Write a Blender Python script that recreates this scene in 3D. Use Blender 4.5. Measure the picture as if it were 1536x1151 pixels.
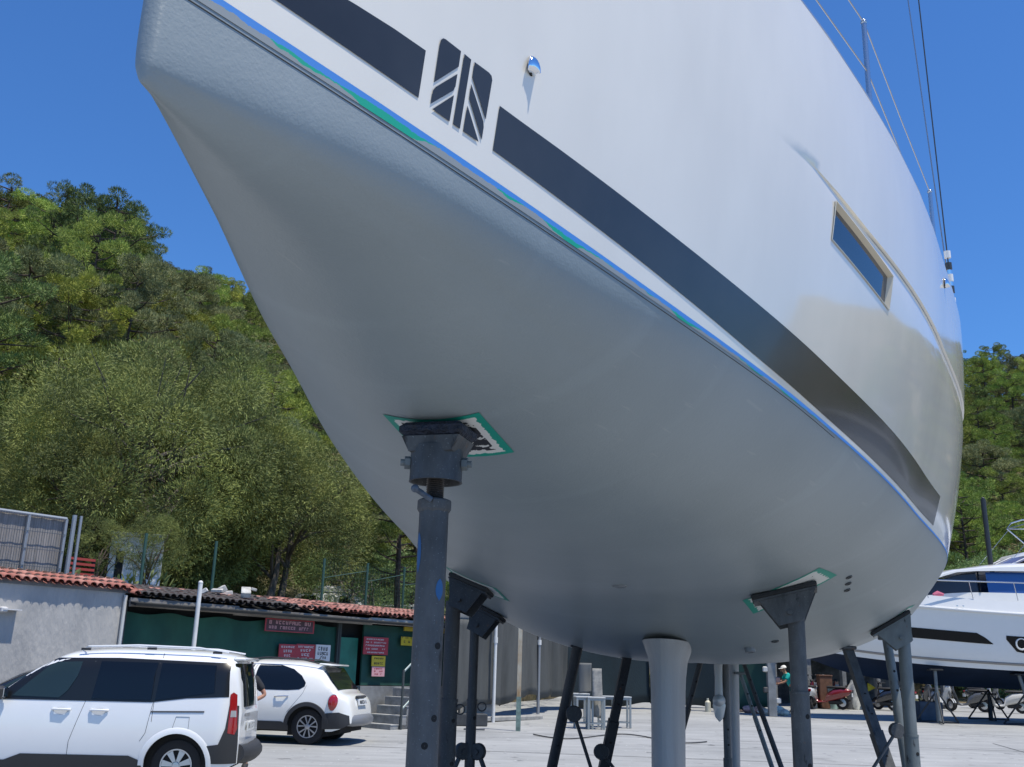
import bpy, bmesh, math, random
import numpy as np
from mathutils import Vector, Matrix
random.seed(7); RNG=np.random.RandomState(7)
for o in list(bpy.data.objects): bpy.data.objects.remove(o)
SC=bpy.context.scene; COL=SC.collection
# ---------------------------------------------------------------- camera, sky, sun, exposure
EYE=Vector((0,0,1.5))
CF=1511.15; HY=1006.18; ROLL=0.0293
_th=math.atan((HY-575.5)/CF)
_F=Vector((0,math.cos(_th),math.sin(_th)));_U=Vector((0,-math.sin(_th),math.cos(_th)));_R=Vector((1,0,0))
CR=_R*math.cos(ROLL)+_U*math.sin(ROLL); CU=-_R*math.sin(ROLL)+_U*math.cos(ROLL)
cam=bpy.data.cameras.new('camera'); camo=bpy.data.objects.new('camera',cam); COL.objects.link(camo)
m=Matrix.Identity(4)
for i in range(3): m[i][0]=CR[i]; m[i][1]=CU[i]; m[i][2]=-_F[i]; m[i][3]=EYE[i]
camo.matrix_world=m
cam.sensor_width=36; cam.lens=36*CF/1536; cam.clip_start=0.05; cam.clip_end=2000
SC.camera=camo
SUN_T=Vector((-0.21,0.15,-0.75)).normalized()      # direction the sunlight travels
el=math.asin(-SUN_T.z); az=math.atan2(-SUN_T.x,-SUN_T.y)
w=bpy.data.worlds.new("World"); SC.world=w; w.use_nodes=True
nt=w.node_tree; bg=nt.nodes['Background']; sk=nt.nodes.new('ShaderNodeTexSky')
sk.sky_type='NISHITA'; sk.sun_disc=False; sk.sun_elevation=el; sk.sun_rotation=az
sk.air_density=1.15; sk.dust_density=0.0; sk.ozone_density=4.0; sk.altitude=0
mxs=nt.nodes.new('ShaderNodeMix'); mxs.data_type='RGBA'; mxs.blend_type='MULTIPLY'; mxs.inputs[0].default_value=1; mxs.inputs[7].default_value=(.48,.85,1.30,1)
nt.links.new(sk.outputs[0],mxs.inputs[6]); nt.links.new(mxs.outputs[2],bg.inputs[0]); bg.inputs[1].default_value=0.115
sl=bpy.data.lights.new('sun','SUN'); sl.energy=5.0; sl.angle=math.radians(.53); sl.color=(1,.93,.80)
so=bpy.data.objects.new('sun',sl); COL.objects.link(so); so.rotation_euler=SUN_T.to_track_quat('-Z','Y').to_euler()
SC.view_settings.view_transform='Standard'; SC.view_settings.look='None'; SC.view_settings.exposure=0.05; SC.view_settings.gamma=1
SC.render.engine='CYCLES'
SC.cycles.max_bounces=8; SC.cycles.diffuse_bounces=4; SC.cycles.transparent_max_bounces=12

# ---------------------------------------------------------------- helpers
def ray(px,py):
    d=_F+CR*((px-768)/CF)-CU*((py-575.5)/CF); return d/d.y
def at(px,py,y):            # point on the sight line at depth y
    return EYE+ray(px,py)*y
def gz(y): return .02*(min(50.,max(8.,y))-20)
def onground(px,py):
    r=ray(px,py); y=20.
    for _ in range(40): y=max(2,min(200,(gz(y)-1.5)/r.z)) if r.z<-1e-4 else 60
    return EYE+r*y
def proj(P):
    v=Vector(P)-EYE; w_=v.dot(_F); return 768+CF*v.dot(CR)/w_, 575.5-CF*v.dot(CU)/w_
_M={}
def mat(name,col,rough=.6,metal=0.,var=0.,vscale=3.,col2=None,bump=0.,bscale=40.,coat=0.,spec=.5,rnd=0.,trans=0.,stretch=None,emis=None,det=4):
    if name in _M: return _M[name]
    M=bpy.data.materials.new(name); M.use_nodes=True; _M[name]=M
    n=M.node_tree.nodes; L=M.node_tree.links; b=n['Principled BSDF']
    b.inputs['Base Color'].default_value=(*col,1); b.inputs['Roughness'].default_value=rough; b.inputs['Metallic'].default_value=metal
    b.inputs['Specular IOR Level'].default_value=spec; b.inputs['Coat Weight'].default_value=coat; b.inputs['Coat Roughness'].default_value=.05
    M.diffuse_color=(*col,1)
    tc=n.new('ShaderNodeTexCoord'); mp=n.new('ShaderNodeMapping'); L.new(tc.outputs['Object'],mp.inputs[0])
    if stretch: mp.inputs['Scale'].default_value=stretch
    if var or col2:
        no=n.new('ShaderNodeTexNoise'); no.inputs['Scale'].default_value=vscale; no.inputs['Detail'].default_value=det; no.inputs['Roughness'].default_value=.6
        L.new(mp.outputs[0],no.inputs[0]); cr=n.new('ShaderNodeValToRGB'); L.new(no.outputs[0],cr.inputs[0])
        c2=col2 or tuple(c*(1-var) for c in col); c1=col if col2 else tuple(min(1,c*(1+var)) for c in col)
        cr.color_ramp.elements[0].position=.36; cr.color_ramp.elements[1].position=.64
        cr.color_ramp.elements[0].color=(*c2,1); cr.color_ramp.elements[1].color=(*c1,1)
        out=cr.outputs[0]
        if rnd:
            oi=n.new('ShaderNodeObjectInfo'); hs=n.new('ShaderNodeHueSaturation'); mr=n.new('ShaderNodeMapRange')
            mr.inputs[3].default_value=1-rnd; mr.inputs[4].default_value=1+rnd; L.new(oi.outputs['Random'],mr.inputs[0]); L.new(mr.outputs[0],hs.inputs['Value'])
            m2=n.new('ShaderNodeMapRange'); m2.inputs[3].default_value=.5-.03*rnd*2; m2.inputs[4].default_value=.5+.03*rnd*2
            ml=n.new('ShaderNodeMath'); ml.operation='FRACT'; m3=n.new('ShaderNodeMath'); m3.operation='MULTIPLY'; m3.inputs[1].default_value=7.31
            L.new(oi.outputs['Random'],m3.inputs[0]);L.new(m3.outputs[0],ml.inputs[0]);L.new(ml.outputs[0],m2.inputs[0]);L.new(m2.outputs[0],hs.inputs['Hue'])
            L.new(out,hs.inputs['Color']); out=hs.outputs[0]
        L.new(out,b.inputs['Base Color'])
        if trans:
            tr=n.new('ShaderNodeBsdfTranslucent'); L.new(out,tr.inputs[0]); mx=n.new('ShaderNodeMixShader'); mx.inputs[0].default_value=trans
            L.new(b.outputs[0],mx.inputs[1]); L.new(tr.outputs[0],mx.inputs[2]); L.new(mx.outputs[0],n['Material Output'].inputs[0])
    if bump:
        nb=n.new('ShaderNodeTexNoise'); nb.inputs['Scale'].default_value=bscale; nb.inputs['Detail'].default_value=3; L.new(mp.outputs[0],nb.inputs[0])
        bp=n.new('ShaderNodeBump'); bp.inputs['Strength'].default_value=min(1,bump); bp.inputs['Distance'].default_value=.02*max(1,bump); L.new(nb.outputs[0],bp.inputs['Height']); L.new(bp.outputs[0],b.inputs['Normal'])
    if emis: b.inputs['Emission Color'].default_value=(*emis,1); b.inputs['Emission Strength'].default_value=1
    return M
class G:
    """geometry gatherer: collects verts/faces, builds ONE mesh object"""
    def __init__(s): s.v=[]; s.f=[]; s.mi=[]; s.uv=None
    def add(s,vs,fs,mi=0):
        o=len(s.v); s.v+= [tuple(v) for v in vs]; s.f+=[tuple(i+o for i in f) for f in fs]; s.mi+=[mi]*len(fs); return s
    def box(s,c,d,rz=0,mi=0,M=None,taper=1.,bev=0):
        x,y,z=d[0]/2,d[1]/2,d[2]/2
        if bev:
            b=min(bev,x*.9,y*.9,z*.9); ring=[]
            for zz,k in ((-z,b),(-z+b,0),(z-b,0),(z,b)):
                X,Y=x-k,y-k; bb=b*.6
                ring.append([(X-bb,-Y,zz),(X,-Y+bb,zz),(X,Y-bb,zz),(X-bb,Y,zz),(-X+bb,Y,zz),(-X,Y-bb,zz),(-X,-Y+bb,zz),(-X+bb,-Y,zz)])
            vs=[p for r in ring for p in r]; fs=[]
            for k in range(3):
                for i in range(8): a=k*8+i;b_=k*8+(i+1)%8; fs.append((a,b_,b_+8,a+8))
            fs.append(tuple(range(7,-1,-1))); fs.append(tuple(range(24,32)))
        else:
            vs=[(-x,-y,-z),(x,-y,-z),(x,y,-z),(-x,y,-z),(-x*taper,-y*taper,z),(x*taper,-y*taper,z),(x*taper,y*taper,z),(-x*taper,y*taper,z)]
            fs=[(3,2,1,0),(4,5,6,7),(0,1,5,4),(1,2,6,5),(2,3,7,6),(3,0,4,7)]
        R=M or Matrix.Rotation(rz,4,'Z'); c=Vector(c)
        return s.add([c+(R@Vector(v)) for v in vs],fs,mi)
    def tube(s,pts,r,n=10,cap=True,mi=0,closed=False):
        pts=[Vector(p) for p in pts]; k=len(pts); rr=r if hasattr(r,'__len__') else [r]*k
        o=len(s.v); up=None
        for i,p in enumerate(pts):
            if closed: t=pts[(i+1)%k]-pts[i-1]
            else: t=pts[min(i+1,k-1)]-pts[max(i-1,0)]
            t.normalize()
            if up is None: up=t.orthogonal().normalized()
            u=(up-t*up.dot(t)); u=u.normalized() if u.length>1e-6 else t.orthogonal().normalized(); up=u; v=t.cross(u)
            for j in range(n):
                a=2*math.pi*j/n; s.v.append(tuple(p+(u*math.cos(a)+v*math.sin(a))*rr[i]))
        last=k if closed else k-1
        for i in range(last):
            for j in range(n):
                a=o+i*n+j;b=o+i*n+(j+1)%n; i2=(i+1)%k; s.f.append((a,b,o+i2*n+(j+1)%n,o+i2*n+j)); s.mi.append(mi)
        if cap and not closed:
            s.f.append(tuple(o+j for j in range(n-1,-1,-1))); s.f.append(tuple(o+(k-1)*n+j for j in range(n))); s.mi+=[mi,mi]
        return s
    def grid(s,P,mi=0,closeu=False):
        nu=len(P);nv=len(P[0]); o=len(s.v)
        for r in P: s.v+=[tuple(p) for p in r]
        for i in range(nu if closeu else nu-1):
            for j in range(nv-1): i2=(i+1)%nu; s.f.append((o+i*nv+j,o+i2*nv+j,o+i2*nv+j+1,o+i*nv+j+1)); s.mi.append(mi)
        return s
    def lathe(s,prof,n=20,M=None,mi=0):
        o=len(s.v);k=len(prof); M=M or Matrix.Identity(4)
        for r,z in prof:
            for j in range(n): a=2*math.pi*j/n; s.v.append(tuple(M@Vector((r*math.cos(a),r*math.sin(a),z))))
        for i in range(k-1):
            for j in range(n): s.f.append((o+i*n+j,o+i*n+(j+1)%n,o+(i+1)*n+(j+1)%n,o+(i+1)*n+j)); s.mi.append(mi)
        return s
    def ball(s,c,r,n=10,mi=0,sc=(1,1,1)):
        pr=[(max(1e-4,math.sin(math.pi*i/n)),-math.cos(math.pi*i/n)) for i in range(n+1)]
        M=Matrix.Translation(Vector(c))@Matrix.Diagonal((r*sc[0],r*sc[1],r*sc[2],1)); return s.lathe(pr,n*2,M,mi)
    def poly(s,pts,mi=0,thick=None):
        pts=[Vector(p) for p in pts]
        if not thick: return s.add(pts,[tuple(range(len(pts)))],mi)
        t=Vector(thick);k=len(pts)
        return s.add(pts+[p+t for p in pts],[tuple(range(k-1,-1,-1)),tuple(range(k,2*k))]+[(i,(i+1)%k,(i+1)%k+k,i+k) for i in range(k)],mi)
    def build(s,name,mats,parent=None,smooth=True,angle=40,loc=None,recalc=True):
        if not isinstance(mats,(list,tuple)): mats=[mats]
        me=bpy.data.meshes.new(name); off=Vector((0,0,0))
        if loc is not None: off=Vector(loc)
        else:
            pp=parent
            while pp is not None and not pp.get('world'): pp=pp.parent
            if pp is not None: off=Vector(pp['world'])
        v=np.array(s.v,dtype=float)-np.array(off)
        me.from_pydata(v.tolist(),[],s.f)
        for M in mats: me.materials.append(M)
        if len(mats)>1: me.polygons.foreach_set('material_index',s.mi)
        if s.uv is not None:
            uvl=me.uv_layers.new(name='UVMap'); li=np.zeros(len(me.loops),int); me.loops.foreach_get('vertex_index',li)
            uvl.data.foreach_set('uv',np.array(s.uv)[li].ravel())
        if recalc:
            bm=bmesh.new(); bm.from_mesh(me); bmesh.ops.recalc_face_normals(bm,faces=bm.faces); bm.to_mesh(me); bm.free()
        if smooth:
            me.polygons.foreach_set('use_smooth',[True]*len(me.polygons)); me.set_sharp_from_angle(angle=math.radians(angle))
        o=bpy.data.objects.new(name,me); COL.objects.link(o)
        if loc is not None: o.location=off
        if parent is not None:
            o.parent=parent
        return o
def tag(o,label,cat=None,group=None,kind=None):
    if label: o['label']=label
    if cat: o['category']=cat
    if group: o['group']=group
    if kind: o['kind']=kind
    return o
def thing(name,label,cat,loc=(0,0,0),rz=0,group=None,world=False):
    """Empty at the thing's base. world=True: parts are given in world coordinates"""
    o=bpy.data.objects.new(name,None); COL.objects.link(o); o.location=loc; o.rotation_euler=(0,0,rz); o.empty_display_size=.2
    if world: o['world']=list(loc)
    return tag(o,label,cat,group)
def copy_tree(o,parent=None):
    c=o.copy(); COL.objects.link(c)
    if parent is not None: c.parent=parent
    for ch in list(o.children): copy_tree(ch,c)
    return c
def dup(root,loc,rz,label=None,group=None,scale=None):
    c=copy_tree(root); c.location=loc; c.rotation_euler=(0,0,rz)
    if scale: c.scale=(scale,)*3 if not hasattr(scale,'__len__') else scale
    if label: c['label']=label
    if group: c['group']=group
    return c
def arc(c,r,a0,a1,n,ax='xz'):
    out=[]
    for i in range(n+1):
        a=a0+(a1-a0)*i/n; p=[c[0],c[1],c[2]]; p['xyz'.index(ax[0])]+=r*math.cos(a); p['xyz'.index(ax[1])]+=r*math.sin(a); out.append(tuple(p))
    return out
# ---------------------------------------------------------------- ground
def ground_mat():
    M=bpy.data.materials.new('yard_concrete'); M.use_nodes=True; n=M.node_tree.nodes; L=M.node_tree.links; b=n['Principled BSDF']
    tc=n.new('ShaderNodeTexCoord')
    def noise(sc,det=6,st=(1,1,1),ro=.6):
        mp=n.new('ShaderNodeMapping'); mp.inputs['Scale'].default_value=st; L.new(tc.outputs['Object'],mp.inputs[0])
        x=n.new('ShaderNodeTexNoise'); x.inputs['Scale'].default_value=sc; x.inputs['Detail'].default_value=det; x.inputs['Roughness'].default_value=ro; L.new(mp.outputs[0],x.inputs[0]); return x.outputs[0]
    def ramp(s,p0,c0,p1,c1):
        r=n.new('ShaderNodeValToRGB'); r.color_ramp.elements[0].position=p0; r.color_ramp.elements[1].position=p1; r.color_ramp.elements[0].color=(*c0,1); r.color_ramp.elements[1].color=(*c1,1); L.new(s,r.inputs[0]); return r.outputs[0]
    def mixc(f,a,bb,mode='MIX'):
        x=n.new('ShaderNodeMix'); x.data_type='RGBA'; x.blend_type=mode
        if isinstance(f,float): x.inputs[0].default_value=f
        else: L.new(f,x.inputs[0])
        L.new(a,x.inputs[6]); L.new(bb,x.inputs[7]); return x.outputs[2]
    c=ramp(noise(.35,8),.3,(.315,.325,.325),.7,(.43,.44,.437))
    c2=ramp(noise(1.2,8,(.35,2.2,1)),.35,(.74,.74,.74),.65,(1,1,1)); c=mixc(.75,c,c2,'MULTIPLY')
    c3=ramp(noise(.9,5),.60,(1,1,1),.72,(.55,.55,.54)); c=mixc(.7,c,c3,'MULTIPLY')
    c4=ramp(noise(60,3),.3,(.82,.82,.82),.7,(1,1,1)); c=mixc(.8,c,c4,'MULTIPLY')
    c5=ramp(noise(2.3,3),.645,(1,1,1),.69,(.35,.35,.36)); c=mixc(.75,c,c5,'MULTIPLY')      # oil spots
    c6=ramp(noise(.55,9,(.25,3.5,1),.7),.60,(1,1,1),.64,(.62,.62,.62)); c=mixc(.8,c,c6,'MULTIPLY')   # tyre and hose marks
    c7=ramp(noise(9,2),.72,(0,0,0),.74,(1,1,1)); x=n.new('ShaderNodeMix'); x.data_type='RGBA'; L.new(c7,x.inputs[0]); L.new(c,x.inputs[6]); x.inputs[7].default_value=(.58,.59,.6,1); c=x.outputs[2]   # paint drips
    L.new(c,b.inputs['Base Color']); b.inputs['Roughness'].default_value=.8
    bp=n.new('ShaderNodeBump'); bp.inputs['Strength'].default_value=.3; bp.inputs['Distance'].default_value=.01; L.new(noise(25,4),bp.inputs['Height']); L.new(bp.outputs[0],b.inputs['Normal'])
    return M
g=G(); xs=[-300,-60,-30,-15,-8,0,8,15,30,60,300]; ys=[-200,-40,-10,0,8,14,20,30,40,50,70,400]
g.grid([[(x,y,gz(y)) for y in ys] for x in xs]); yard=g.build('ground',ground_mat(),smooth=False); tag(yard,None,kind='structure')
g=G()     # slab joints: thin dark lines across the yard
def joint(p,q,w=.035):
    p=Vector(p);q=Vector(q);d=(q-p).normalized();nn=Vector((-d.y,d.x,0))*w/2; k=24; P=[]
    for i in range(k+1):
        c=p.lerp(q,i/k); c=Vector((c.x+random.uniform(-.01,.01),c.y,0)); c.z=gz(c.y)+.005; P.append((c-nn,c+nn))
    g.grid(P)
for y in (15.2,19.6,24.0,29.0): joint((-12+ (y-15)*.6,y+1.6,0),(40,y-2.6,0))
for x in (-16,-10.5,9,19.5): joint((x,8,0),(x+3,26,0),.03)
o=g.build('pavement_joints',mat('joint_dark',(.06,.062,.065),.9,var=.3,vscale=5),smooth=False,recalc=False); tag(o,None,kind='structure')

# ---------------------------------------------------------------- hill
BL=[(-70,-55),(-23.9,0),(-9.4,18.3),(-3.3,26.0),(-1.2,28.8),(2.2,37),(2.6,43),(12,49),(40,52),(90,50),(160,30)]
BA=[math.atan2(x,y) for x,y in BL]
def bdist(a):
    for i in range(len(BL)-1):
        if BA[i]<=a<=BA[i+1]:
            (x0,y0),(x1,y1)=BL[i],BL[i+1]; dx,dy=x1-x0,y1-y0; ca,sa=math.cos(a),math.sin(a)
            den=sa*dy-ca*dx; return (x0*dy-y0*dx)/den if abs(den)>1e-6 else math.hypot(x0,y0)
    return math.hypot(*BL[0]) if a<BA[0] else math.hypot(*BL[-1])
def ip(a,xs,ys): return float(np.interp(a,xs,ys))
def sst(t): t=max(0,min(1,t)); return t*t*(3-2*t)
def hill_h(x,y):
    a=math.atan2(x,y); r=math.hypot(x,y); r0=bdist(a); d=r-r0; ad=math.degrees(a)
    base=ip(ad,[-60,-30,-3,3,12],[2.75,2.75,2.75,1.2,.55])
    flat=ip(ad,[-60,-30,-22,-14,-5,5,15,40],[10,11,13,19,18,8,6,8])
    top=ip(ad,[-60,-33,-27,-24,-17,-10,0,15,22,27,32,60],[44,44,43,46,43,42,46,44,39,36,42,40])
    h=base+max(0,d)*.045
    t=(d-flat)/ip(ad,[-30,0,25],[95,100,95])
    if t>0: h+=(top)*(.75*min(t,1.0)+.25*sst(t))
    if t>1: h+=(t-1)*10
    if d>flat: h+=1.3*math.sin(x*.11+1.3)*math.sin(y*.09)+.6*math.sin(x*.31)*math.cos(y*.27)
    return h
g=G(); P=[]
for i in range(181):
    ad_=-62+i*124/180; a=math.radians(ad_); r0=bdist(a)+ip(ad_,[-26,-24,-6,-3,3,6,9],[.35,3.2,4.2,6,7,4,1.]); row=[(r0*math.sin(a),r0*math.cos(a),-.3)]
    for k in range(60):
        r=r0+210*(k/59)**1.5; x,y=r*math.sin(a),r*math.cos(a); row.append((x,y,hill_h(x,y)))
    P.append(row)
g.grid(P)
hm=mat('hill_soil',(.17,.125,.07),.95,col2=(.045,.06,.022),vscale=.35,bump=1,bscale=2,det=8)
hill=g.build('hill',hm); tag(hill,None,kind='structure')
# ---------------------------------------------------------------- the sailing yacht on jack stands
K=1.15
HP=dict(x0=-.5453,y0=1.2885,H=.9956,al=math.radians(16.8863),be=math.radians(2.5415),he=math.radians(.1876),L=11.8079,zk=.1952,rake=.0344)
HS=[0,.04,.1,.2,.35,.5,.7,1.0]
HB=[.02,.2146,.4841,.891,1.3624,1.689,1.7084,1.3402]
HD=[.1952,.1992,.3233,.4231,.4257,.6223,.5073,.2479]
HFL=[.0283,.2349,.1471,.0795]; HF=(1.2867,1.4265); HK=[.2935,.5344,.9962,.1515,.6722,1.1108]; ZF,KN,W1,CI=.80,.24,1.95,.99
def pchip(x,y,t):
    x=np.array(x,float);y=np.array(y,float);h=np.diff(x);d=np.diff(y)/h;m=np.zeros(len(x))
    for i in range(1,len(x)-1):
        if d[i-1]*d[i]>0:
            w1=2*h[i]+h[i-1];w2=h[i]+2*h[i-1];m[i]=(w1+w2)/(w1/d[i-1]+w2/d[i])
    m[0]=d[0];m[-1]=d[-1]
    t=min(max(t,x[0]),x[-1]);i=min(max(int(np.searchsorted(x,t))-1,0),len(x)-2)
    u=(t-x[i])/h[i]
    return float((2*u**3-3*u**2+1)*y[i]+(u**3-2*u*u+u)*h[i]*m[i]+(-2*u**3+3*u*u)*y[i+1]+(u**3-u*u)*h[i]*m[i+1])
def hF(s): return HF[0]+(HF[1]-HF[0])*s/HP['L']
CREASE=[(1.9,.73),(2.07,.75),(2.34,.758),(2.63,.762),(2.98,.780),(3.47,.806),(4.05,.838),(4.62,.852),(6,.87),(8,.89),(11.9,.92)]
def zc(s): return float(np.interp(s,[c[0] for c in CREASE],[c[1] for c in CREASE]))
def topY(s,z,crease=True):
    b=pchip(HS,HB,s/HP['L']); fl=pchip([0,.3,.6,1],HFL,s/HP['L']); q=z/hF(s); Y=b+fl*(1-(1-q)**2)
    if crease and s>1.85:
        dz=zc(s)-z; k=.013*sst((s-1.85)/.8)
        if dz>0: Y-=k*math.exp(-dz/.05)
    return Y
def botYZ(s,v):
    t=s/HP['L']; b=pchip(HS,HB,t); dep=pchip(HS,HD,t); w_=min(1,t/.45); w_=w_*w_*(3-2*w_)
    k1=HK[0]+(HK[3]-HK[0])*w_; k2=HK[1]+(HK[4]-HK[1])*w_; k3=HK[2]+(HK[5]-HK[2])*w_
    B1=3*(1-v)**2*v;B2=3*(1-v)*v*v;B3=v**3;B0=(1-v)**3
    y,z=b*B0+b*B1+k2*b*B2, -(k1*dep*B1+k3*dep*B2+dep*B3)
    wf=min(1,max(0,s/W1)); zf=ZF*dep*(1-.45*wf); wf=1-wf*wf*(3-2*wf)
    if wf>1e-6:       # forward sections: a near-vertical strip, a firm turn, then a shallow bottom
        LL=lambda p,q,t:(p[0]+(q[0]-p[0])*t,p[1]+(q[1]-p[1])*t); Q2=lambda p,q,r,t: LL(LL(p,q,t),LL(q,r,t),t)
        A=(b,0.);Q=(b*CI,-zf);N=(KN*b,-dep);C=(0.,-dep);A1=LL(A,Q,.5);M=LL(Q,N,.34);M2=LL(Q,N,.55)
        if v<.15: p=LL(A,A1,v/.15)
        elif v<.45: p=Q2(A1,Q,M,(v-.15)/.3)
        elif v<.7: p=LL(M,M2,(v-.45)/.25)
        else: p=Q2(M2,N,C,(v-.7)/.3)
        y=y*(1-wf)+p[0]*wf; z=z*(1-wf)+p[1]*wf
    return y,z
def W(s,y,z):
    """boat coordinates (aft, to the near side, up from the waterline; units of the fit) to the world"""
    p=HP; y2=y*math.cos(p['he'])+z*math.sin(p['he']); z2=-y*math.sin(p['he'])+z*math.cos(p['he']); s=s-p['rake']*z
    s2=s*math.cos(p['be'])+z2*math.sin(p['be']); z3=-s*math.sin(p['be'])+z2*math.cos(p['be'])
    return Vector((K*(p['x0']+s2*math.sin(p['al'])+y2*math.cos(p['al'])),K*(p['y0']+s2*math.cos(p['al'])-y2*math.sin(p['al'])),1.5+K*(p['H']+z3)))
AFT=(W(2,0,0)-W(1,0,0)).normalized(); SIDE=(W(1,1,0)-W(1,0,0)).normalized(); UPB=(W(1,0,1)-W(1,0,0)).normalized()
def TP(s,z,off=0,sd=1,crease=False): return W(s,sd*(topY(s,z,crease)+off),z)
def BP(s,v,sd=1,off=0):
    y,z=botYZ(s,v); p=W(s,sd*y,z)
    return p+BN(s,v,sd)*off if off else p
def BN(s,v,sd=1):
    e=.01; v2=min(1,v+e);v1=max(0,v-e); s2=s+e;s1=max(0,s-e)
    def q(s_,v_): y,z=botYZ(s_,v_); return W(s_,sd*y,z)
    n=(q(s2,v)-q(s1,v)).cross(q(s,v2)-q(s,v1)); n.normalize()
    return n if n.z<0 else -n
boat=thing('sailing_yacht','large white sailing yacht with grey underside and dark stripe, propped up on jack stands','sailing yacht',W(5,0,0)*1.0-Vector((0,0,W(5,0,0).z)),world=True)
# materials
def af_mat():
    M=bpy.data.materials.new('grey_antifouling'); M.use_nodes=True; n=M.node_tree.nodes; L=M.node_tree.links; b=n['Principled BSDF']
    tc=n.new('ShaderNodeTexCoord'); 
    def noise(sc,det=4,st=(1,1,1),src='Object'):
        mp=n.new('ShaderNodeMapping'); mp.inputs['Scale'].default_value=st; L.new(tc.outputs[src],mp.inputs[0]); x=n.new('ShaderNodeTexNoise'); x.inputs['Scale'].default_value=sc; x.inputs['Detail'].default_value=det; L.new(mp.outputs[0],x.inputs[0]); return x.outputs[0]
    r=n.new('ShaderNodeValToRGB'); r.color_ramp.elements[0].color=(.20,.238,.252,1); r.color_ramp.elements[1].color=(.26,.30,.315,1); r.color_ramp.elements[0].position=.3; r.color_ramp.elements[1].position=.7
    L.new(noise(.9,5),r.inputs[0])
    # roller lap lines running round the girth, further aft
    nz=noise(1.6,2,(3.5,.5,1),'UV'); r2=n.new('ShaderNodeValToRGB'); r2.color_ramp.elements[0].position=.58; r2.color_ramp.elements[1].position=.66; r2.color_ramp.elements[0].color=(1,1,1,1); r2.color_ramp.elements[1].color=(1.05,1.05,1.05,1)
    L.new(nz,r2.inputs[0]); mx=n.new('ShaderNodeMix'); mx.data_type='RGBA'; mx.blend_type='MULTIPLY'; mx.inputs[0].default_value=1; L.new(r.outputs[0],mx.inputs[6]); L.new(r2.outputs[0],mx.inputs[7])
    # thin pale scuffs
    nz=noise(3.,6,(1.2,9,1),'UV'); r3=n.new('ShaderNodeValToRGB'); r3.color_ramp.elements[0].position=.66; r3.color_ramp.elements[1].position=.70; r3.color_ramp.elements[0].color=(0,0,0,1); r3.color_ramp.elements[1].color=(.25,.25,.25,1)
    L.new(nz,r3.inputs[0]); m2=n.new('ShaderNodeMix'); m2.data_type='RGBA'; L.new(r3.outputs[0],m2.inputs[0]); L.new(mx.outputs[2],m2.inputs[6]); m2.inputs[7].default_value=(.36,.37,.37,1)
    L.new(m2.outputs[2],b.inputs['Base Color']); b.inputs['Roughness'].default_value=.42; b.inputs['Specular IOR Level'].default_value=.5
    bp=n.new('ShaderNodeBump'); bp.inputs['Strength'].default_value=.32; bp.inputs['Distance'].default_value=.0025; 
    mm=n.new('ShaderNodeMath'); mm.operation='ADD'; L.new(noise(150,3),mm.inputs[0]); L.new(noise(48,3),mm.inputs[1]); L.new(mm.outputs[0],bp.inputs['Height']); L.new(bp.outputs[0],b.inputs['Normal'])
    return M
AF=af_mat()
GEL=mat('white_gelcoat',(.79,.755,.675),.10,var=.04,vscale=1.5,stretch=(1,1,.5),coat=.4,spec=.5,bump=.10,bscale=2.2)
NAVY=mat('dark_vinyl',(.036,.036,.034),.20,coat=.15,var=.2,vscale=2)
# underside
ss=sorted(set([0]+[round(.02*i**1.5,4) for i in range(1,24)]+[round(x,3) for x in np.linspace(2.3,HP['L'],60)])); NV=40
g=G(); uv=[]; vv=[(k/NV)**1.0 for k in range(NV+1)]; P=[]
for s in ss:
    row=[];
    for v in vv: row.append(BP(s,v,1)); 
    for v in vv[-2::-1]: row.append(BP(s,v,-1))
    P.append(row)
    gl=0
    for k,p in enumerate(row): gl+=(p-row[k-1]).length if k else 0; uv.append((s*K,gl))
g.grid(P); g.uv=uv
lo=[]      # rounded nose of the stem, welded to both sides
for v in vv:
    y0,z0=botYZ(0,v); lo.append([BP(0,v,1)]+[W(-.012*math.sin(math.pi*k/8)*max(0,y0/.02)**.7,y0*math.cos(math.pi*k/8),z0) for k in range(1,8)]+[BP(0,v,-1)]); uv+=[(0,0)]*9
g.grid(lo)
bottom=g.build('painted_underside',AF,boat,angle=75)
bm=bmesh.new(); bm.from_mesh(bottom.data); bmesh.ops.remove_doubles(bm,verts=bm.verts,dist=2e-5); bmesh.ops.recalc_face_normals(bm,faces=bm.faces); bm.to_mesh(bottom.data); bm.free()
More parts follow.
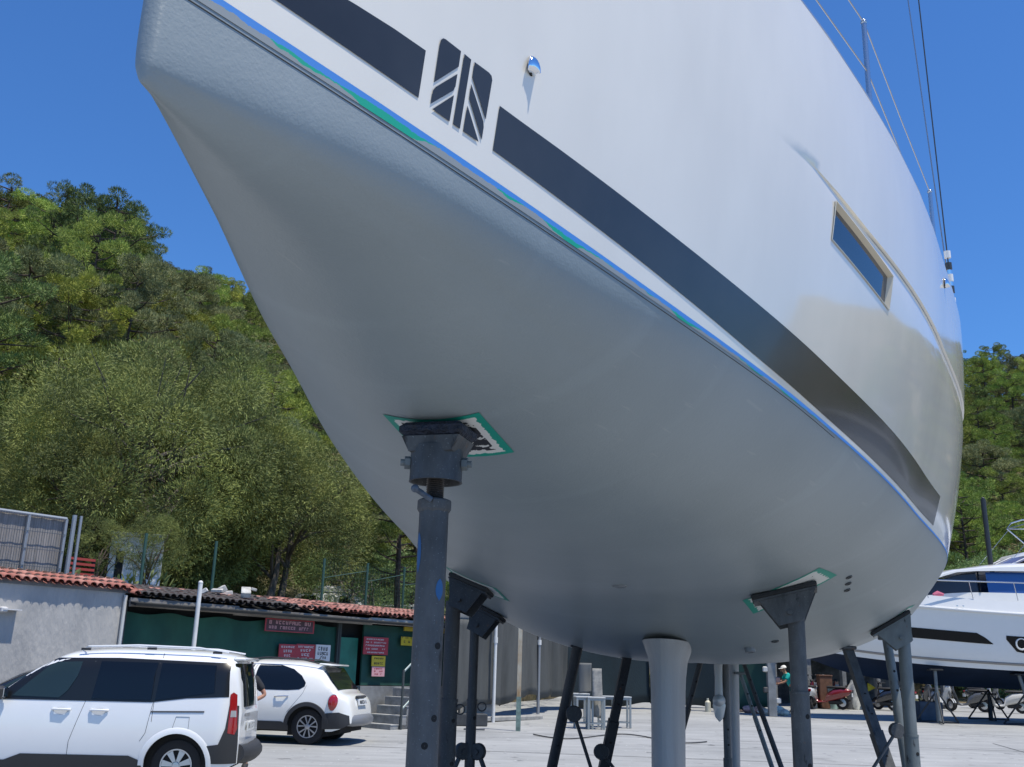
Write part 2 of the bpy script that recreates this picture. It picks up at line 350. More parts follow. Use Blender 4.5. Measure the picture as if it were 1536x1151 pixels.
# topsides, with the window opening left out
WS0,WS1,WZ0,WZ1=2.305,2.99,.576,.718
ts=sorted(set([0]+[round(.03*i**1.45,4) for i in range(1,16)]+[1.6,1.72,1.85,1.92,1.98,2.04,2.1,2.16,2.23,WS0,2.42,2.54,2.66,2.78,2.88,WS1,3.1,3.3]+[round(x,3) for x in np.linspace(3.5,HP['L'],44)]))
def zlev(s):
    c=zc(s); f=hF(s)
    return [0,.015,.06,.12,.2,.3,.4,.5,WZ0,.62,.67,WZ1,c-.012,c-.001,c+.001,c+.04]+[c+.04+(f-c-.04)*k/6 for k in range(1,7)]
for sd in (1,-1):
    g=G(); P=[[TP(s,z,0,sd,True) for z in zlev(s)] for s in ts]
    nv=len(P[0]); 
    for r in P: g.v+=[tuple(p) for p in r]
    for i in range(len(ts)-1):
        for j in range(nv-1):
            if ts[i]>=WS0-1e-6 and ts[i+1]<=WS1+1e-6 and 8<=j<11: continue
            g.f.append((i*nv+j,(i+1)*nv+j,(i+1)*nv+j+1,i*nv+j+1)); g.mi.append(0)
    if sd==1:
        # stem: rounded nose joining both sides
        P2=[]
        for z in [0,.1,.3,.5,.7,.9,1.1,hF(0)]:
            y0=topY(0,z,False); P2.append([W(-.010*math.sin(math.pi*k/8)*1.2,y0*math.cos(math.pi*k/8),z) for k in range(9)])
        g.grid(P2); 
        # transom
        e=HP['L']; row=[W(e,y,z) for y,z in [(topY(e,z),z) for z in (hF(e),1.0,.5,0)]]+[BP(e,v,1) for v in vv[1:]]
        row2=[W(e,-topY(e,z),z) for z in (hF(e),1.0,.5,0)]+[BP(e,v,-1) for v in vv[1:]]
        g.grid([row,row2])
    top=g.build('topside',GEL,boat,angle=50,recalc=True)
    # window recess walls + glass + frame
    g=G(); D=.022; cor=[(WS0,WZ0),(WS1,WZ0),(WS1,WZ1),(WS0,WZ1)]; loop=[]
    for (a,b_) in zip(cor,cor[1:]+cor[:1]):
        for k in range(8): loop.append((a[0]+(b_[0]-a[0])*k/8,a[1]+(b_[1]-a[1])*k/8))
    cs,cz=(WS0+WS1)/2,(WZ0+WZ1)/2
    rows=[]
    for off,sh in ((0.003,1.04),(.004,1.0),(-D,.96)):
        r=[]
        for s_,z_ in loop:
            sx=cs+(s_-cs)*(1+(sh-1)*.35); zx=cz+(z_-cz)*(1+(sh-1)*1.6); r.append(TP(sx,zx,off,sd))
        r.append(r[0]); rows.append(r)
    g.grid([list(x) for x in zip(*rows)])
    wf=g.build('window_frame',mat('frame_beige',(.62,.57,.46),.45),boat,angle=30)
    g=G(); g.grid([[TP(WS0+(WS1-WS0)*i/10,WZ0+(WZ1-WZ0)*j/3,-D+.004,sd) for j in range(4)] for i in range(11)])
    g.build('window_pane',mat('tinted_glass',(.014,.022,.04),.08,spec=.6,coat=.3),wf)
# deck, coachroof, toe rail
g=G(); P=[]
for s in [0,.1,.3,.7]+list(np.linspace(1.2,HP['L'],24)):
    f=hF(s); P.append([W(s,topY(s,f)*t*.998,f+.05*(1-t*t)-.004) for t in (-1,-.8,-.4,0,.4,.8,1)])
g.grid(P); g.build('deck',mat('deck_white',(.7,.7,.68),.6),boat)
g=G(); P=[]
for s in np.linspace(2.6,7.6,20):
    t=(s-2.6)/5; hh=.34*min(1,math.sin(min(1,t*1.6+.02)*math.pi/2))*(1 if t<.96 else .9); w_=.95*pchip([0,.3,.6,1],[.35,.8,1,1],t); f=hF(s)+.04
    P.append([W(s,w_*math.cos(a)*(1 if abs(math.cos(a))<.9 else 1),f+hh*max(0,math.sin(a))**.5) for a in [math.pi*k/12 for k in range(13)]])
g.grid(P); g.build('coachroof',GEL,boat)
for sd in (1,-1):
    g=G(); g.tube([W(s,sd*(topY(s,hF(s))-.012),hF(s)+.012) for s in [.05,.3,.8]+list(np.linspace(1.4,HP['L']-.05,26))],.014,6); g.build('toe_rail',mat('alloy_rail',(.62,.64,.66),.3,.9),boat)
# stripe, emblem, masking tape: thin vinyl laid on the topside
SU=[(.222,.141),(.297,.150),(.475,.1615),(.688,.162),(.91,.167),(1.178,.171),(1.507,.173),(1.931,.173),(2.534,.173),(3.52,.181),(4.9,.183)]
SL=[(.0,.060),(.48,.060),(.683,.060),(.936,.057),(1.213,.052),(1.558,.041),(2.008,.026),(2.665,.018),(3.755,.020),(4.9,.028)]
fu=lambda s: pchip([p[0] for p in SU],[p[1] for p in SU],s); fl_=lambda s: pchip([p[0] for p in SL],[p[1] for p in SL],s)
def strip(name,ps,zl,zu,m_,off,par,sd=1,n=5,uvs=False):
    g=G(); uv=[]; P=[]
    for s in ps:
        r=[]
        for k in range(n):
            z=zl(s)+(zu(s)-zl(s))*k/(n-1); r.append(TP(s,z,off,sd) if z>=0 else W(s,sd*(topY(s,0)+off+BPY(s,z)),z)); uv.append((s*K,z*K))
        P.append(r)
    g.grid(P); g.uv=uv; return g.build(name,m_,par,angle=60)
def BPY(s,z):
    y0,_=botYZ(s,0)
    lo,hi=0.,.6
    for _ in range(24):
        md=(lo+hi)/2
        if botYZ(s,md)[1]>z: lo=md
        else: hi=md
    return botYZ(s,lo)[0]-y0
strip('bow_stripe',[.03,.06,.1,.15,.2,.26,.32,.40,.478],lambda s:fl_(s),lambda s:max(.13,fu(s)) if s>.2 else .135,NAVY,.0016,boat)
lg=list(np.linspace(.685,2.4,36))+list(np.linspace(2.5,4.72,30))
strip('boot_stripe',lg,fl_,fu,NAVY,.0016,boat)
EMB=[[(.52,.2134),(.5142,.2117),(.5092,.2052),(.5081,.1985),(.5083,.1113),(.5620,.1780),(.5620,.2130)],
 [(.5614,.1615),(.5137,.1043),(.5082,.0935),(.5079,.0646),(.5575,.1223),(.5614,.1338)],
 [(.5608,.1140),(.5138,.0564),(.5600,.0560)],
 [(.5718,.2130),(.5700,.0560),(.5888,.0558),(.5908,.2120)],
 [(.6006,.2125),(.6006,.1782),(.6520,.1117),(.6537,.2030),(.6502,.2108),(.6421,.2136)],
 [(.6002,.1622),(.6008,.1299),(.6499,.0646),(.6498,.0923),(.6469,.1039)],
 [(.5988,.1132),(.5983,.0558),(.6425,.0560)]]
g=G()
for P in EMB: g.poly([TP(s,z,.0022) for s,z in P])
g.build('bow_emblem',NAVY,boat,smooth=False)
# masking tape with green paint run along its lower edge
M=bpy.data.materials.new('masking_tape'); M.use_nodes=True; n=M.node_tree.nodes; L=M.node_tree.links; b=n['Principled BSDF']; b.inputs['Roughness'].default_value=.55
uvn=n.new('ShaderNodeUVMap'); sx=n.new('ShaderNodeSeparateXYZ'); L.new(uvn.outputs[0],sx.inputs[0])
nz=n.new('ShaderNodeTexNoise'); nz.inputs['Scale'].default_value=5; nz.inputs['Detail'].default_value=9; nz.inputs['Roughness'].default_value=.75; L.new(uvn.outputs[0],nz.inputs[0])
def M2(op,a,b_):
    x=n.new('ShaderNodeMath'); x.operation=op
    for i,q in enumerate((a,b_)):
        if isinstance(q,(int,float)): x.inputs[i].default_value=q
        else: L.new(q,x.inputs[i])
    return x.outputs[0]
hgt=M2('ADD',sx.outputs[1],M2('MULTIPLY',M2('SUBTRACT',nz.outputs[0],.5),.034))
isblue=M2('GREATER_THAN',hgt,-.0125)
n2=n.new('ShaderNodeTexNoise'); n2.inputs['Scale'].default_value=3.3; n2.inputs['Detail'].default_value=2; L.new(uvn.outputs[0],n2.inputs[0])
gr=M2('GREATER_THAN',M2('ADD',n2.outputs[0],M2('MULTIPLY',hgt,9)),.37)
mx=n.new('ShaderNodeMix'); mx.data_type='RGBA'; L.new(gr,mx.inputs[0]); mx.inputs[6].default_value=(.24,.27,.285,1); mx.inputs[7].default_value=(.0,.33,.22,1)
mx2=n.new('ShaderNodeMix'); mx2.data_type='RGBA'; L.new(isblue,mx2.inputs[0]); L.new(mx.outputs[2],mx2.inputs[6]); mx2.inputs[7].default_value=(.05,.22,.60,1)
L.new(mx2.outputs[2],b.inputs['Base Color'])
tl=[0.0,.03,.06,.1,.15,.2,.3,.4,.5]+list(np.linspace(.6,6.5,70))
tp_=strip('masking_tape',tl,lambda s:-.026+.017*sst((s-.3)/3.0),lambda s:.0015,M,.0015,boat,n=6)
tp_['label']='blue masking tape with ragged green paint along the waterline'
# score line just below the tape
g=G(); g.tube([W(s,topY(s,0)+.0005+BPY(s,-.034+.012*sst((s-.5)/2)),-.034+.012*sst((s-.5)/2)) for s in [.02,.08,.15,.25,.4]+list(np.linspace(.6,2.7,30))],.0013,5); g.build('waterline_groove',mat('groove',(.03,.035,.04),.7),boat)
# chromed vent shells
CHR=mat('chrome',(.85,.86,.88),.06,1.)
def shell(s,z,r):
    g=G(); c=TP(s,z); nn=SIDE; N=10; P=[]
    for i in range(N+1):
        th=math.pi*i/N; row=[]
        for j in range(9):
            ph=(math.pi/2)*j/8      # from the hull surface (0) out to the crown
            # half dome: open downwards, closed at the top
            u=math.cos(th)*math.cos(ph)*r*.62; o=math.sin(ph)*r*.62*math.sin(th)**.6 if th not in (0,math.pi) else 0
            h=math.sin(th)*math.cos(ph)*r*1.25
            row.append(c+AFT*u+UPB*h+nn*(o+.002))
        P.append(row)
    g.grid(P); sh=g.build('vent_shell',CHR,boat,angle=70)
    so_=sh.modifiers.new('t','SOLIDIFY'); so_.thickness=.003
    g=G(); M_=Matrix((( AFT.x,UPB.x,nn.x,0),(AFT.y,UPB.y,nn.y,0),(AFT.z,UPB.z,nn.z,0),(0,0,0,1)))
    g.lathe([(0.001,.004),(r*.35,.004),(r*.35,.0),],14,Matrix.Translation(c+UPB*r*.3)@M_); g.build('vent_hole',mat('hole_black',(.01,.01,.01),.6),sh)
shell(.760,.280,.042); shell(4.24,1.175,.05)
g=G(); g.tube([TP(s,zc(s)-.004,-.003,1,True) for s in np.linspace(2.08,11.6,70)],[.0008+.0042*sst((s-2.08)/.9) for s in np.linspace(2.08,11.6,70)],6); g.build('crease_shade_line',mat('crease_shade_grey',(.25,.26,.26),.5),boat)  # grey tube laid along the crease, its colour standing in for the recess shade
# small through-hull outlets
def outlet(s,v,r,sd=1,out=.006,col=(.05,.055,.06)):
    c=BP(s,v,sd);nn=BN(s,v,sd); q=nn.to_track_quat('Z','Y').to_matrix().to_4x4(); g=G(); g.lathe([(r*1.3,-.002),(r*1.3,out),(r,out+.002),(r*.7,out),(r*.7,0.001),(.001,.001)],14,Matrix.Translation(c)@q); g.build('outlet',mat('outlet_dark'+str(col[0]),col,.5),boat)
for s,v in ((4.49,.515),(4.60,.53),(4.71,.545)): outlet(s,v,.016)
outlet(5.45,.84,.028,out=.03,col=(.2,.22,.24)); outlet(5.35,.78,.020)
outlet(3.75,1.0,.03,out=.01,col=(.2,.22,.24))
# keel
KEELM=mat('keel_paint',(.27,.285,.30),.4,var=.08,vscale=2,stretch=(3,3,.4),bump=.25,bscale=60)
def foil(name,s0,zt,zb,ch_t,ch_b,th_t,th_b,flare=0,off=0,rk=0.):
    g=G(); P=[]
    for k in range(17):
        t=k/16; z=zt+(zb-zt)*t; f=math.exp(-((t)/.055)) if flare else 0
        ch=ch_t+(ch_b-ch_t)*t+f*flare*1.6; th=th_t+(th_b-th_t)*t+f*flare; row=[]; sc=s0+rk*t-f*flare*.4
        for i in range(49):
            a=2*math.pi*i/48; x=.5*(1-math.cos(a)); yt=(2.969*math.sqrt(x)-1.26*x-3.516*x*x+2.843*x**3-1.015*x**4)/2
            row.append(W(sc+x*ch,(1 if a<=math.pi else -1)*yt*th+off,z))
        P.append(row)
    g.grid(P); g.add(P[-1][:-1],[tuple(range(48))]); return g.build(name,KEELM,boat,angle=50)
kz=(gz(6.5)+.14-1.5)/K-HP['H']+5.7*math.sin(HP['be'])
keel=foil('keel',5.08,-.565,kz,.95,.80,.185,.175,.11)
g=G(); P=[]
foil('rudder',10.15,-.28,kz+.35,.62,.45,.115,.08,rk=.05)
# sail drive leg with wrapped propeller
g=G(); g.tube([W(8.65,0,-.40),W(8.65,0,-.62),W(8.65,0,-.80)],[.05,.04,.045],12); g.tube([W(8.5,0,-.82),W(8.55,0,-.82),W(8.72,0,-.82),W(8.88,0,-.82),W(8.95,0,-.82)],[.01,.055,.075,.05,.01],14)
g.build('sail_drive_leg',mat('drive_grey',(.42,.44,.45),.35),boat)
g=G(); g.tube([W(8.65,0,-.76),W(8.65,0,-.86),W(8.65,0,-.96),W(8.65,0,-1.0)],[.035,.07,.045,.006],14); g.build('propeller_wrap',mat('plastic_film',(.55,.57,.57),.15,spec=.8),boat)
# mast, boom, forestay
ALU=mat('alloy_spar',(.55,.57,.6),.35,.8)
g=G(); P=[[W(4.4+.13*math.cos(a)+.0*z,.07*math.sin(a),z) for a in [2*math.pi*i/16 for i in range(17)]] for z in (1.3,5,10,15.5)]; g.grid(P); g.build('mast',ALU,boat)
g=G(); g.tube([W(4.6,0,2.3),W(8.6,0,2.35)],.09,12); g.build('boom',ALU,boat)
g=G(); g.tube([W(.12,0,1.3),W(.14,0,1.7),W(4.2,0,15.2)],[.02,.05,.03],10); g.build('furled_headsail',mat('sail_cloth',(.7,.7,.68),.8,var=.1,vscale=8),boat)
for z,wd in ((6.2,1.62),(10.6,1.3)):
    g=G(); g.tube([W(4.6,-wd,z+.05),W(4.45,0,z),W(4.6,wd,z+.05)],.03,8); g.build('spreader',ALU,boat)
WIRE=mat('steel_wire',(.35,.37,.4),.3,.8)
RIG=mat('rig_dark',(.04,.045,.05),.5)
WH=mat('white_sleeve',(.75,.75,.74),.6)
for sd in (1,-1):
    b0=W(5.15,sd*(topY(5.15,1.3)-.03),hF(5.15)+.02)
    for dx,tz,ty,m_ in ((0,6.25,1.62,RIG),(.035,10.6,1.3,WIRE)):
        g=G(); g.tube([b0+AFT*dx,W(4.6,sd*ty,tz),W(4.45,sd*(0 if tz>9 else .6),14.5 if tz>9 else 11)],.0045,6); g.build('shroud',m_,boat)
    g=G(); g.tube([b0,b0.lerp(W(4.6,sd*1.62,6.25),.06)],.015,8); g.build('turnbuckle',CHR,boat)
    d_=(W(4.6,sd*1.62,6.25)-b0).normalized()
    for k in range(5):
        g=G(); g.tube([b0+d_*(.08+k*.085),b0+d_*(.13+k*.085)],.022,10); g.build('shroud_sleeve',WH if k%2==0 else RIG,boat)
# stanchions and lifelines
def stan(s,h=.52):
    y=topY(s,hF(s))-.06; return W(s,y,hF(s)+.01),W(s,y+.0,hF(s)+h)
STP=mat('stanchion_steel',(.5,.53,.56),.22,.9)
posts=[]
for sd in (1,-1):
    tops=[]
    for s in (1.4,2.85,4.45,6.2,8.0,9.9):
        y=sd*(topY(s,hF(s))-.05); a=W(s,y,hF(s)); b_=W(s,y,hF(s)+.5); mid=W(s,y,hF(s)+.26)
        g=G(); g.tube([a,b_],.0125,10); g.ball(b_,.016,5); st=g.build('stanchion',STP,boat); g=G(); g.tube([a,a+(b_-a)*.12],.02,10); g.build('stanchion_base',STP,st); tops.append((b_,mid))
    # bow rail
    pr=[W(1.0,sd*(topY(1.0,1.25)-.05),1.25),W(.9,sd*(topY(.9,1.25)-.04),1.72),W(.45,sd*(topY(.45,1.25)-.02),1.8),W(.0,sd*.1,1.85)]
    g=G(); g.tube(pr,.013,8); g.build('bow_rail',STP,boat)
    for k in (0,1):
        g=G(); pl=[pr[1] if k==0 else pr[0].lerp(pr[1],.5)]+[t[k] for t in tops]
        for p_,q_ in zip(pl,pl[1:]): g.tube([p_,p_.lerp(q_,.5)-Vector((0,0,.012)),q_],.0035,6)
        g.build('lifeline',WIRE,boat)
# ---------------------------------------------------------------- antifouling patches behind the pads (masked squares)
def drape(name,corners,m_,par,off=.002,n=10,frame=None):
    """quad on the underside given by four (s, y) corners; y signed"""
    g=G(); P=[]; uv=[]
    for i in range(n+1):
        row=[]
        for j in range(n+1):
            u,v=i/n,j/n; s=(corners[0][0]*(1-u)+corners[1][0]*u)*(1-v)+(corners[3][0]*(1-u)+corners[2][0]*u)*v
            y=(corners[0][1]*(1-u)+corners[1][1]*u)*(1-v)+(corners[3][1]*(1-u)+corners[2][1]*u)*v
            lo,hi=0.,1.; sd=1 if y>=0 else -1
            for _ in range(26):
                md=(lo+hi)/2
                if botYZ(s,md)[0]>abs(y): lo=md
                else: hi=md
            row.append(BP(s,lo,sd,off) if lo<.97 else W(s,y,botYZ(s,lo)[1])+Vector((0,0,-off*1.05))); uv.append((u,v))
        P.append(row)
    g.grid(P); g.uv=uv; return g.build(name,m_,par,angle=80)
def patch_mat(name,dark=.35,seed=0.):
    M=bpy.data.materials.new(name); M.use_nodes=True; n=M.node_tree.nodes; L=M.node_tree.links; b=n['Principled BSDF']; b.inputs['Roughness'].default_value=.55
    u=n.new('ShaderNodeUVMap'); s_=n.new('ShaderNodeSeparateXYZ'); L.new(u.outputs[0],s_.inputs[0])
    def mth(op,a,b_=0.):
        x=n.new('ShaderNodeMath'); x.operation=op
        for i,q in enumerate((a,b_)):
            if isinstance(q,(int,float)): x.inputs[i].default_value=q
            else: L.new(q,x.inputs[i])
        return x.outputs[0]
    ex=mth('ABSOLUTE',mth('SUBTRACT',s_.outputs[0],.5)); ey=mth('ABSOLUTE',mth('SUBTRACT',s_.outputs[1],.5)); e=mth('MAXIMUM',ex,ey)
    mp=n.new('ShaderNodeMapping'); mp.inputs['Location'].default_value=(seed,seed,0); L.new(u.outputs[0],mp.inputs[0])
    nz=n.new('ShaderNodeTexNoise'); nz.inputs['Scale'].default_value=14; nz.inputs['Detail'].default_value=6; L.new(mp.outputs[0],nz.inputs[0])
    e2=mth('ADD',e,mth('MULTIPLY',mth('SUBTRACT',nz.outputs[0],.5),.10))
    g_=mth('GREATER_THAN',e2,.425)
    n2=n.new('ShaderNodeTexNoise'); n2.inputs['Scale'].default_value=9; n2.inputs['Detail'].default_value=5; L.new(mp.outputs[0],n2.inputs[0])
    d_=mth('GREATER_THAN',mth('SUBTRACT',n2.outputs[0],mth('MULTIPLY',mth('GREATER_THAN',e,.36),.3)),1-dark-.12)
    a=n.new('ShaderNodeMix'); a.data_type='RGBA'; L.new(d_,a.inputs[0]); a.inputs[6].default_value=(.62,.63,.6,1); a.inputs[7].default_value=(.02,.02,.022,1)
    c=n.new('ShaderNodeMix'); c.data_type='RGBA'; L.new(g_,c.inputs[0]); L.new(a.outputs[2],c.inputs[6]); c.inputs[7].default_value=(.0,.26,.19,1)
    L.new(c.outputs[2],b.inputs['Base Color']); return M
# ---------------------------------------------------------------- jack stands
def steel_mat(name,c1,c2,rough=.6,metal=.2,sp=True,blue=False):
    M=bpy.data.materials.new(name); M.use_nodes=True; n=M.node_tree.nodes; L=M.node_tree.links; b=n['Principled BSDF']
    tc=n.new('ShaderNodeTexCoord'); mp=n.new('ShaderNodeMapping'); mp.inputs['Scale'].default_value=(1,1,.35); L.new(tc.outputs['Object'],mp.inputs[0])
    def nz(s,d=5,src=None):
        x=n.new('ShaderNodeTexNoise'); x.inputs['Scale'].default_value=s; x.inputs['Detail'].default_value=d; x.inputs['Roughness'].default_value=.65; L.new(src or mp.outputs[0],x.inputs[0]); return x.outputs[0]
    def rp(s,p0,c0,p1,c1_):
        r=n.new('ShaderNodeValToRGB'); r.color_ramp.elements[0].position=p0; r.color_ramp.elements[1].position=p1; r.color_ramp.elements[0].color=(*c0,1); r.color_ramp.elements[1].color=(*c1_,1); L.new(s,r.inputs[0]); return r.outputs[0]
    def mx(f,a,b_):
        x=n.new('ShaderNodeMix'); x.data_type='RGBA'; L.new(f,x.inputs[0]); L.new(a,x.inputs[6])
        if isinstance(b_,tuple): x.inputs[7].default_value=(*b_,1)
        else: L.new(b_,x.inputs[7])
        return x.outputs[2]
    c=rp(nz(9),.3,c2,.7,c1)
    c=mx(rp(nz(170,2,tc.outputs['Object']),.66,(0,0,0),.72,(.6,.6,.6)),c,(.28,.30,.31))      # paint specks
    c=mx(rp(nz(14,6),.62,(0,0,0),.68,(1,1,1)),c,(.015,.016,.018))                                  # dark scars
    c=mx(rp(nz(26,6),.67,(0,0,0),.72,(.9,.9,.9)),c,(.16,.07,.03))                                 # rust
    L.new(c,b.inputs['Base Color']); b.inputs['Roughness'].default_value=rough; b.inputs['Metallic'].default_value=metal
    bp=n.new('ShaderNodeBump'); bp.inputs['Strength'].default_value=.5; bp.inputs['Distance'].default_value=.003; L.new(nz(60),bp.inputs['Height']); L.new(bp.outputs[0],b.inputs['Normal'])
    return M
ST=steel_mat('stand_steel',(.115,.12,.124),(.036,.04,.044)); ST2=steel_mat('stand_steel_pale',(.19,.215,.22),(.11,.13,.135)); STD=steel_mat('stand_steel_dark',(.045,.05,.056),(.022,.025,.03))
NAVP=mat('pad_navy',(.010,.016,.032),.7,var=.4,vscale=40,bump=1,bscale=80)
RUB=mat('pad_rubber',(.018,.02,.022),.8,var=.3,vscale=30)
BLUEP=mat('blue_paint_drip',(.015,.10,.26),.5)
def frame_at(p,n,t):
    n=n.normalized(); t=(t-n*t.dot(n)).normalized(); u=n.cross(t); M=Matrix.Identity(4)
    for i in range(3): M[i][0]=t[i];M[i][1]=u[i];M[i][2]=n[i];M[i][3]=p[i]
    return M
def tripod(root,x,y,r,m_,h=.95,R=.62,a0=0.3):
    zg=gz(y)
    for k in range(3):
        a=a0+k*2.094; f=Vector((x+R*math.cos(a),y+R*math.sin(a),zg+.03)); t=Vector((x+(r+.03)*math.cos(a),y+(r+.03)*math.sin(a),zg+h)); t2=Vector((x+(r+.03)*math.cos(a),y+(r+.03)*math.sin(a),zg+.12))
        g=G(); g.tube([t,t.lerp(f,.45)],.017,8); g.tube([t.lerp(f,.44),f],.024,8); g.tube([t2,f],.018,8); g.box(f-Vector((0,0,.02)),(.12,.12,.02)); lg_=g.build('leg',m_,root)
        g=G(); c=Vector((x+(r+.028)*math.cos(a),y+(r+.028)*math.sin(a),zg+h)); tn=Vector((-math.sin(a),math.cos(a),0)); M=frame_at(c-tn*.022,tn,Vector((0,0,1))); g.lathe([(.001,0),(.055,0),(.06,.006),(.06,.038),(.055,.044),(.001,.044)],18,M); g.lathe([(.001,-.012),(.018,-.012),(.018,.056),(.001,.056)],6,M); g.build('clamp',m_,root)
def poletube(root,top,x,y,r,m_,zs,r2=None,lean=(0,0)):
    """outer tube up to zs, inner tube (radius r) above it"""
    r2=r2 or r*1.12; g=G(); b=Vector((x,y,gz(y)+.02)); d=(top-b)
    at_=lambda z: b+d*((z-b.z)/(top.z-b.z))
    g.tube([at_(b.z),at_(zs)],r2,24); g.tube([at_(zs-.004),at_(zs+.012)],r2*1.05,24); pl=g.build('pole',m_,root)
    g=G(); g.tube([at_(zs),top],r,24); g.build('inner_pole',m_,root)
    for z in (zs-.12,zs-.38,zs-.64,zs-.9,zs-1.2):
        if z>.2:
            q=at_(z); dv=(Vector((0.3,0,0))+(EYE-q)); dv.z=0; dv.normalize(); dv=(dv+Vector((.75,0,0))).normalized(); M=frame_at(q+dv*(r2-.006),dv,Vector((0,0,1))); g=G(); g.lathe([(.001,.0071),(.014,.0071),(.014,0)],12,M); g.build('pin_hole',mat('hole_black2',(.006,.006,.006),.8),pl)
    return at_
# 1: the stand under the bow, with a threaded head
p0=W(1.29,-.012,botYZ(1.29,1)[1]); x1,y1=p0.x-.002,p0.y
js=thing('jack_stand','dark steel jack stand with threaded screw head under the bow, nearest to the camera','jack stand',(x1,y1,gz(y1)),group='jack stands under the sailing yacht',world=True)
nU=Vector((0,0,1)); nrm=UPB
gq=G(); Mh=frame_at(p0-UPB*.004,-UPB,SIDE)
g=G(); c=p0-UPB*.025; M=frame_at(c,UPB,SIDE); g.box(c,(.195,.15,.040),M=M.to_3x3().to_4x4(),bev=.012); g.build('pad',NAVP,js)
g=G()
for (hx,hy,z0),(kx,ky,z1) in (((.088,.068,-.046),(.066,.064,-.090)),):
    M=frame_at(p0,UPB,SIDE); q=[M@Vector(v) for v in [(-hx,-hy,z0),(hx,-hy,z0),(hx,hy,z0),(-hx,hy,z0),(-kx,-ky,z1),(kx,-ky,z1),(kx,ky,z1),(-kx,ky,z1)]]
    g.add(q,[(0,1,2,3),(7,6,5,4),(0,4,5,1),(1,5,6,2),(2,6,7,3),(3,7,4,0)])
g.build('pad_bracket',ST,js)
cz=p0.z; g=G(); M=Matrix.Translation((x1,y1,0))
g.lathe([(.0,cz-.07),(.074,cz-.07),(.0765,cz-.085),(.0765,cz-.168),(.078,cz-.172),(.072,cz-.172),(.070,cz-.166),(.070,cz-.09),(.0,cz-.09)],36,M); cup=g.build('cup',ST,js,angle=30)
for sd in (-1,1):
    g=G(); q=Vector((x1+sd*.076,y1-.01,cz-.118)); Mb=frame_at(q,Vector((sd,-.15,0)),nU); g.lathe([(.001,.016),(.019,.016),(.019,0)],6,Mb); g.lathe([(.001,.028),(.010,.028),(.010,.012)],10,Mb); g.build('bolt',ST2,cup,angle=30)
g=G(); pr=[]; z=cz-.225
pr.append((.001,z))
zz=z
while zz<cz-.105: pr+= [(.0235,zz),(.0265,zz+.0028),(.0235,zz+.0056)]; zz+=.0058
g.lathe(pr,24,M); g.build('threaded_rod',steel_mat('rod_steel',(.10,.085,.075),(.04,.04,.04),.5,.6),js,angle=20)
zt=cz-.245
g=G(); 
g.lathe([(.0245,zt+.022),(.046,zt+.022),(.049,zt+.018),(.049,zt-.006),(.046,zt-.012),(.0425,zt-.016)],8,M); g.build('nut',ST,js,angle=30)
g=G(); a=Vector((x1-.005,y1-.052,zt+.014)); b_=Vector((x1-.052,y1-.07,zt+.042)); g.tube([a,b_],.0085,10); g.ball(b_,.012,6); g.build('nut_handle',mat('handle_blue_grey',(.07,.09,.12),.5,var=.4,vscale=40),js)
g=G(); g.tube([(x1,y1,gz(y1)+.01),(x1,y1,1.42),(x1,y1,zt-.012)],[.0445,.0432,.0425],32); pole=g.build('pole',ST,js)
for (dx,z) in ((.72,1.56),(.70,1.37),(.7,1.16),(.7,.9),(.2,1.30)):
    a=math.asin(dx); q=Vector((x1+.0431*math.sin(a),y1-.0431*math.cos(a),z)); Mb=frame_at(q,Vector((math.sin(a),-math.cos(a),0)),nU); g=G(); g.lathe([(.001,.0006),(.0095,.0006),(.0095,-.002)],14,Mb); g.build('pin_hole',mat('hole_black2',(.006,.006,.006),.8),pole)
g=G()      # blue paint marks run down the pole
for a0,z0,hh,ww in ((-.95,zt-.135,.11,.009),(.72,zt-.235,.06,.012),(-1.05,zt-.10,.05,.006)):
    P=[]
    for i in range(9):
        t=i/8; z=z0+hh*(.5-t); k=ww*math.sin(math.pi*min(1,t*1.0))**.6*(1 if t<.8 else .8)+.0005
        P.append([(x1+.0436*math.sin(a0+q*k/.043),y1-.0436*math.cos(a0+q*k/.043),z) for q in (-1,-.3,.3,1)])
    g.grid(P)
g.build('blue_paint_mark',BLUEP,pole)
tripod(js,x1,y1,.045,ST,h=.85)
drape('antifouling_patch',[(1.255,-.155),(1.245,.11),(1.515,.125),(1.505,-.155)],patch_mat('bare_patch',.42,.3),boat)
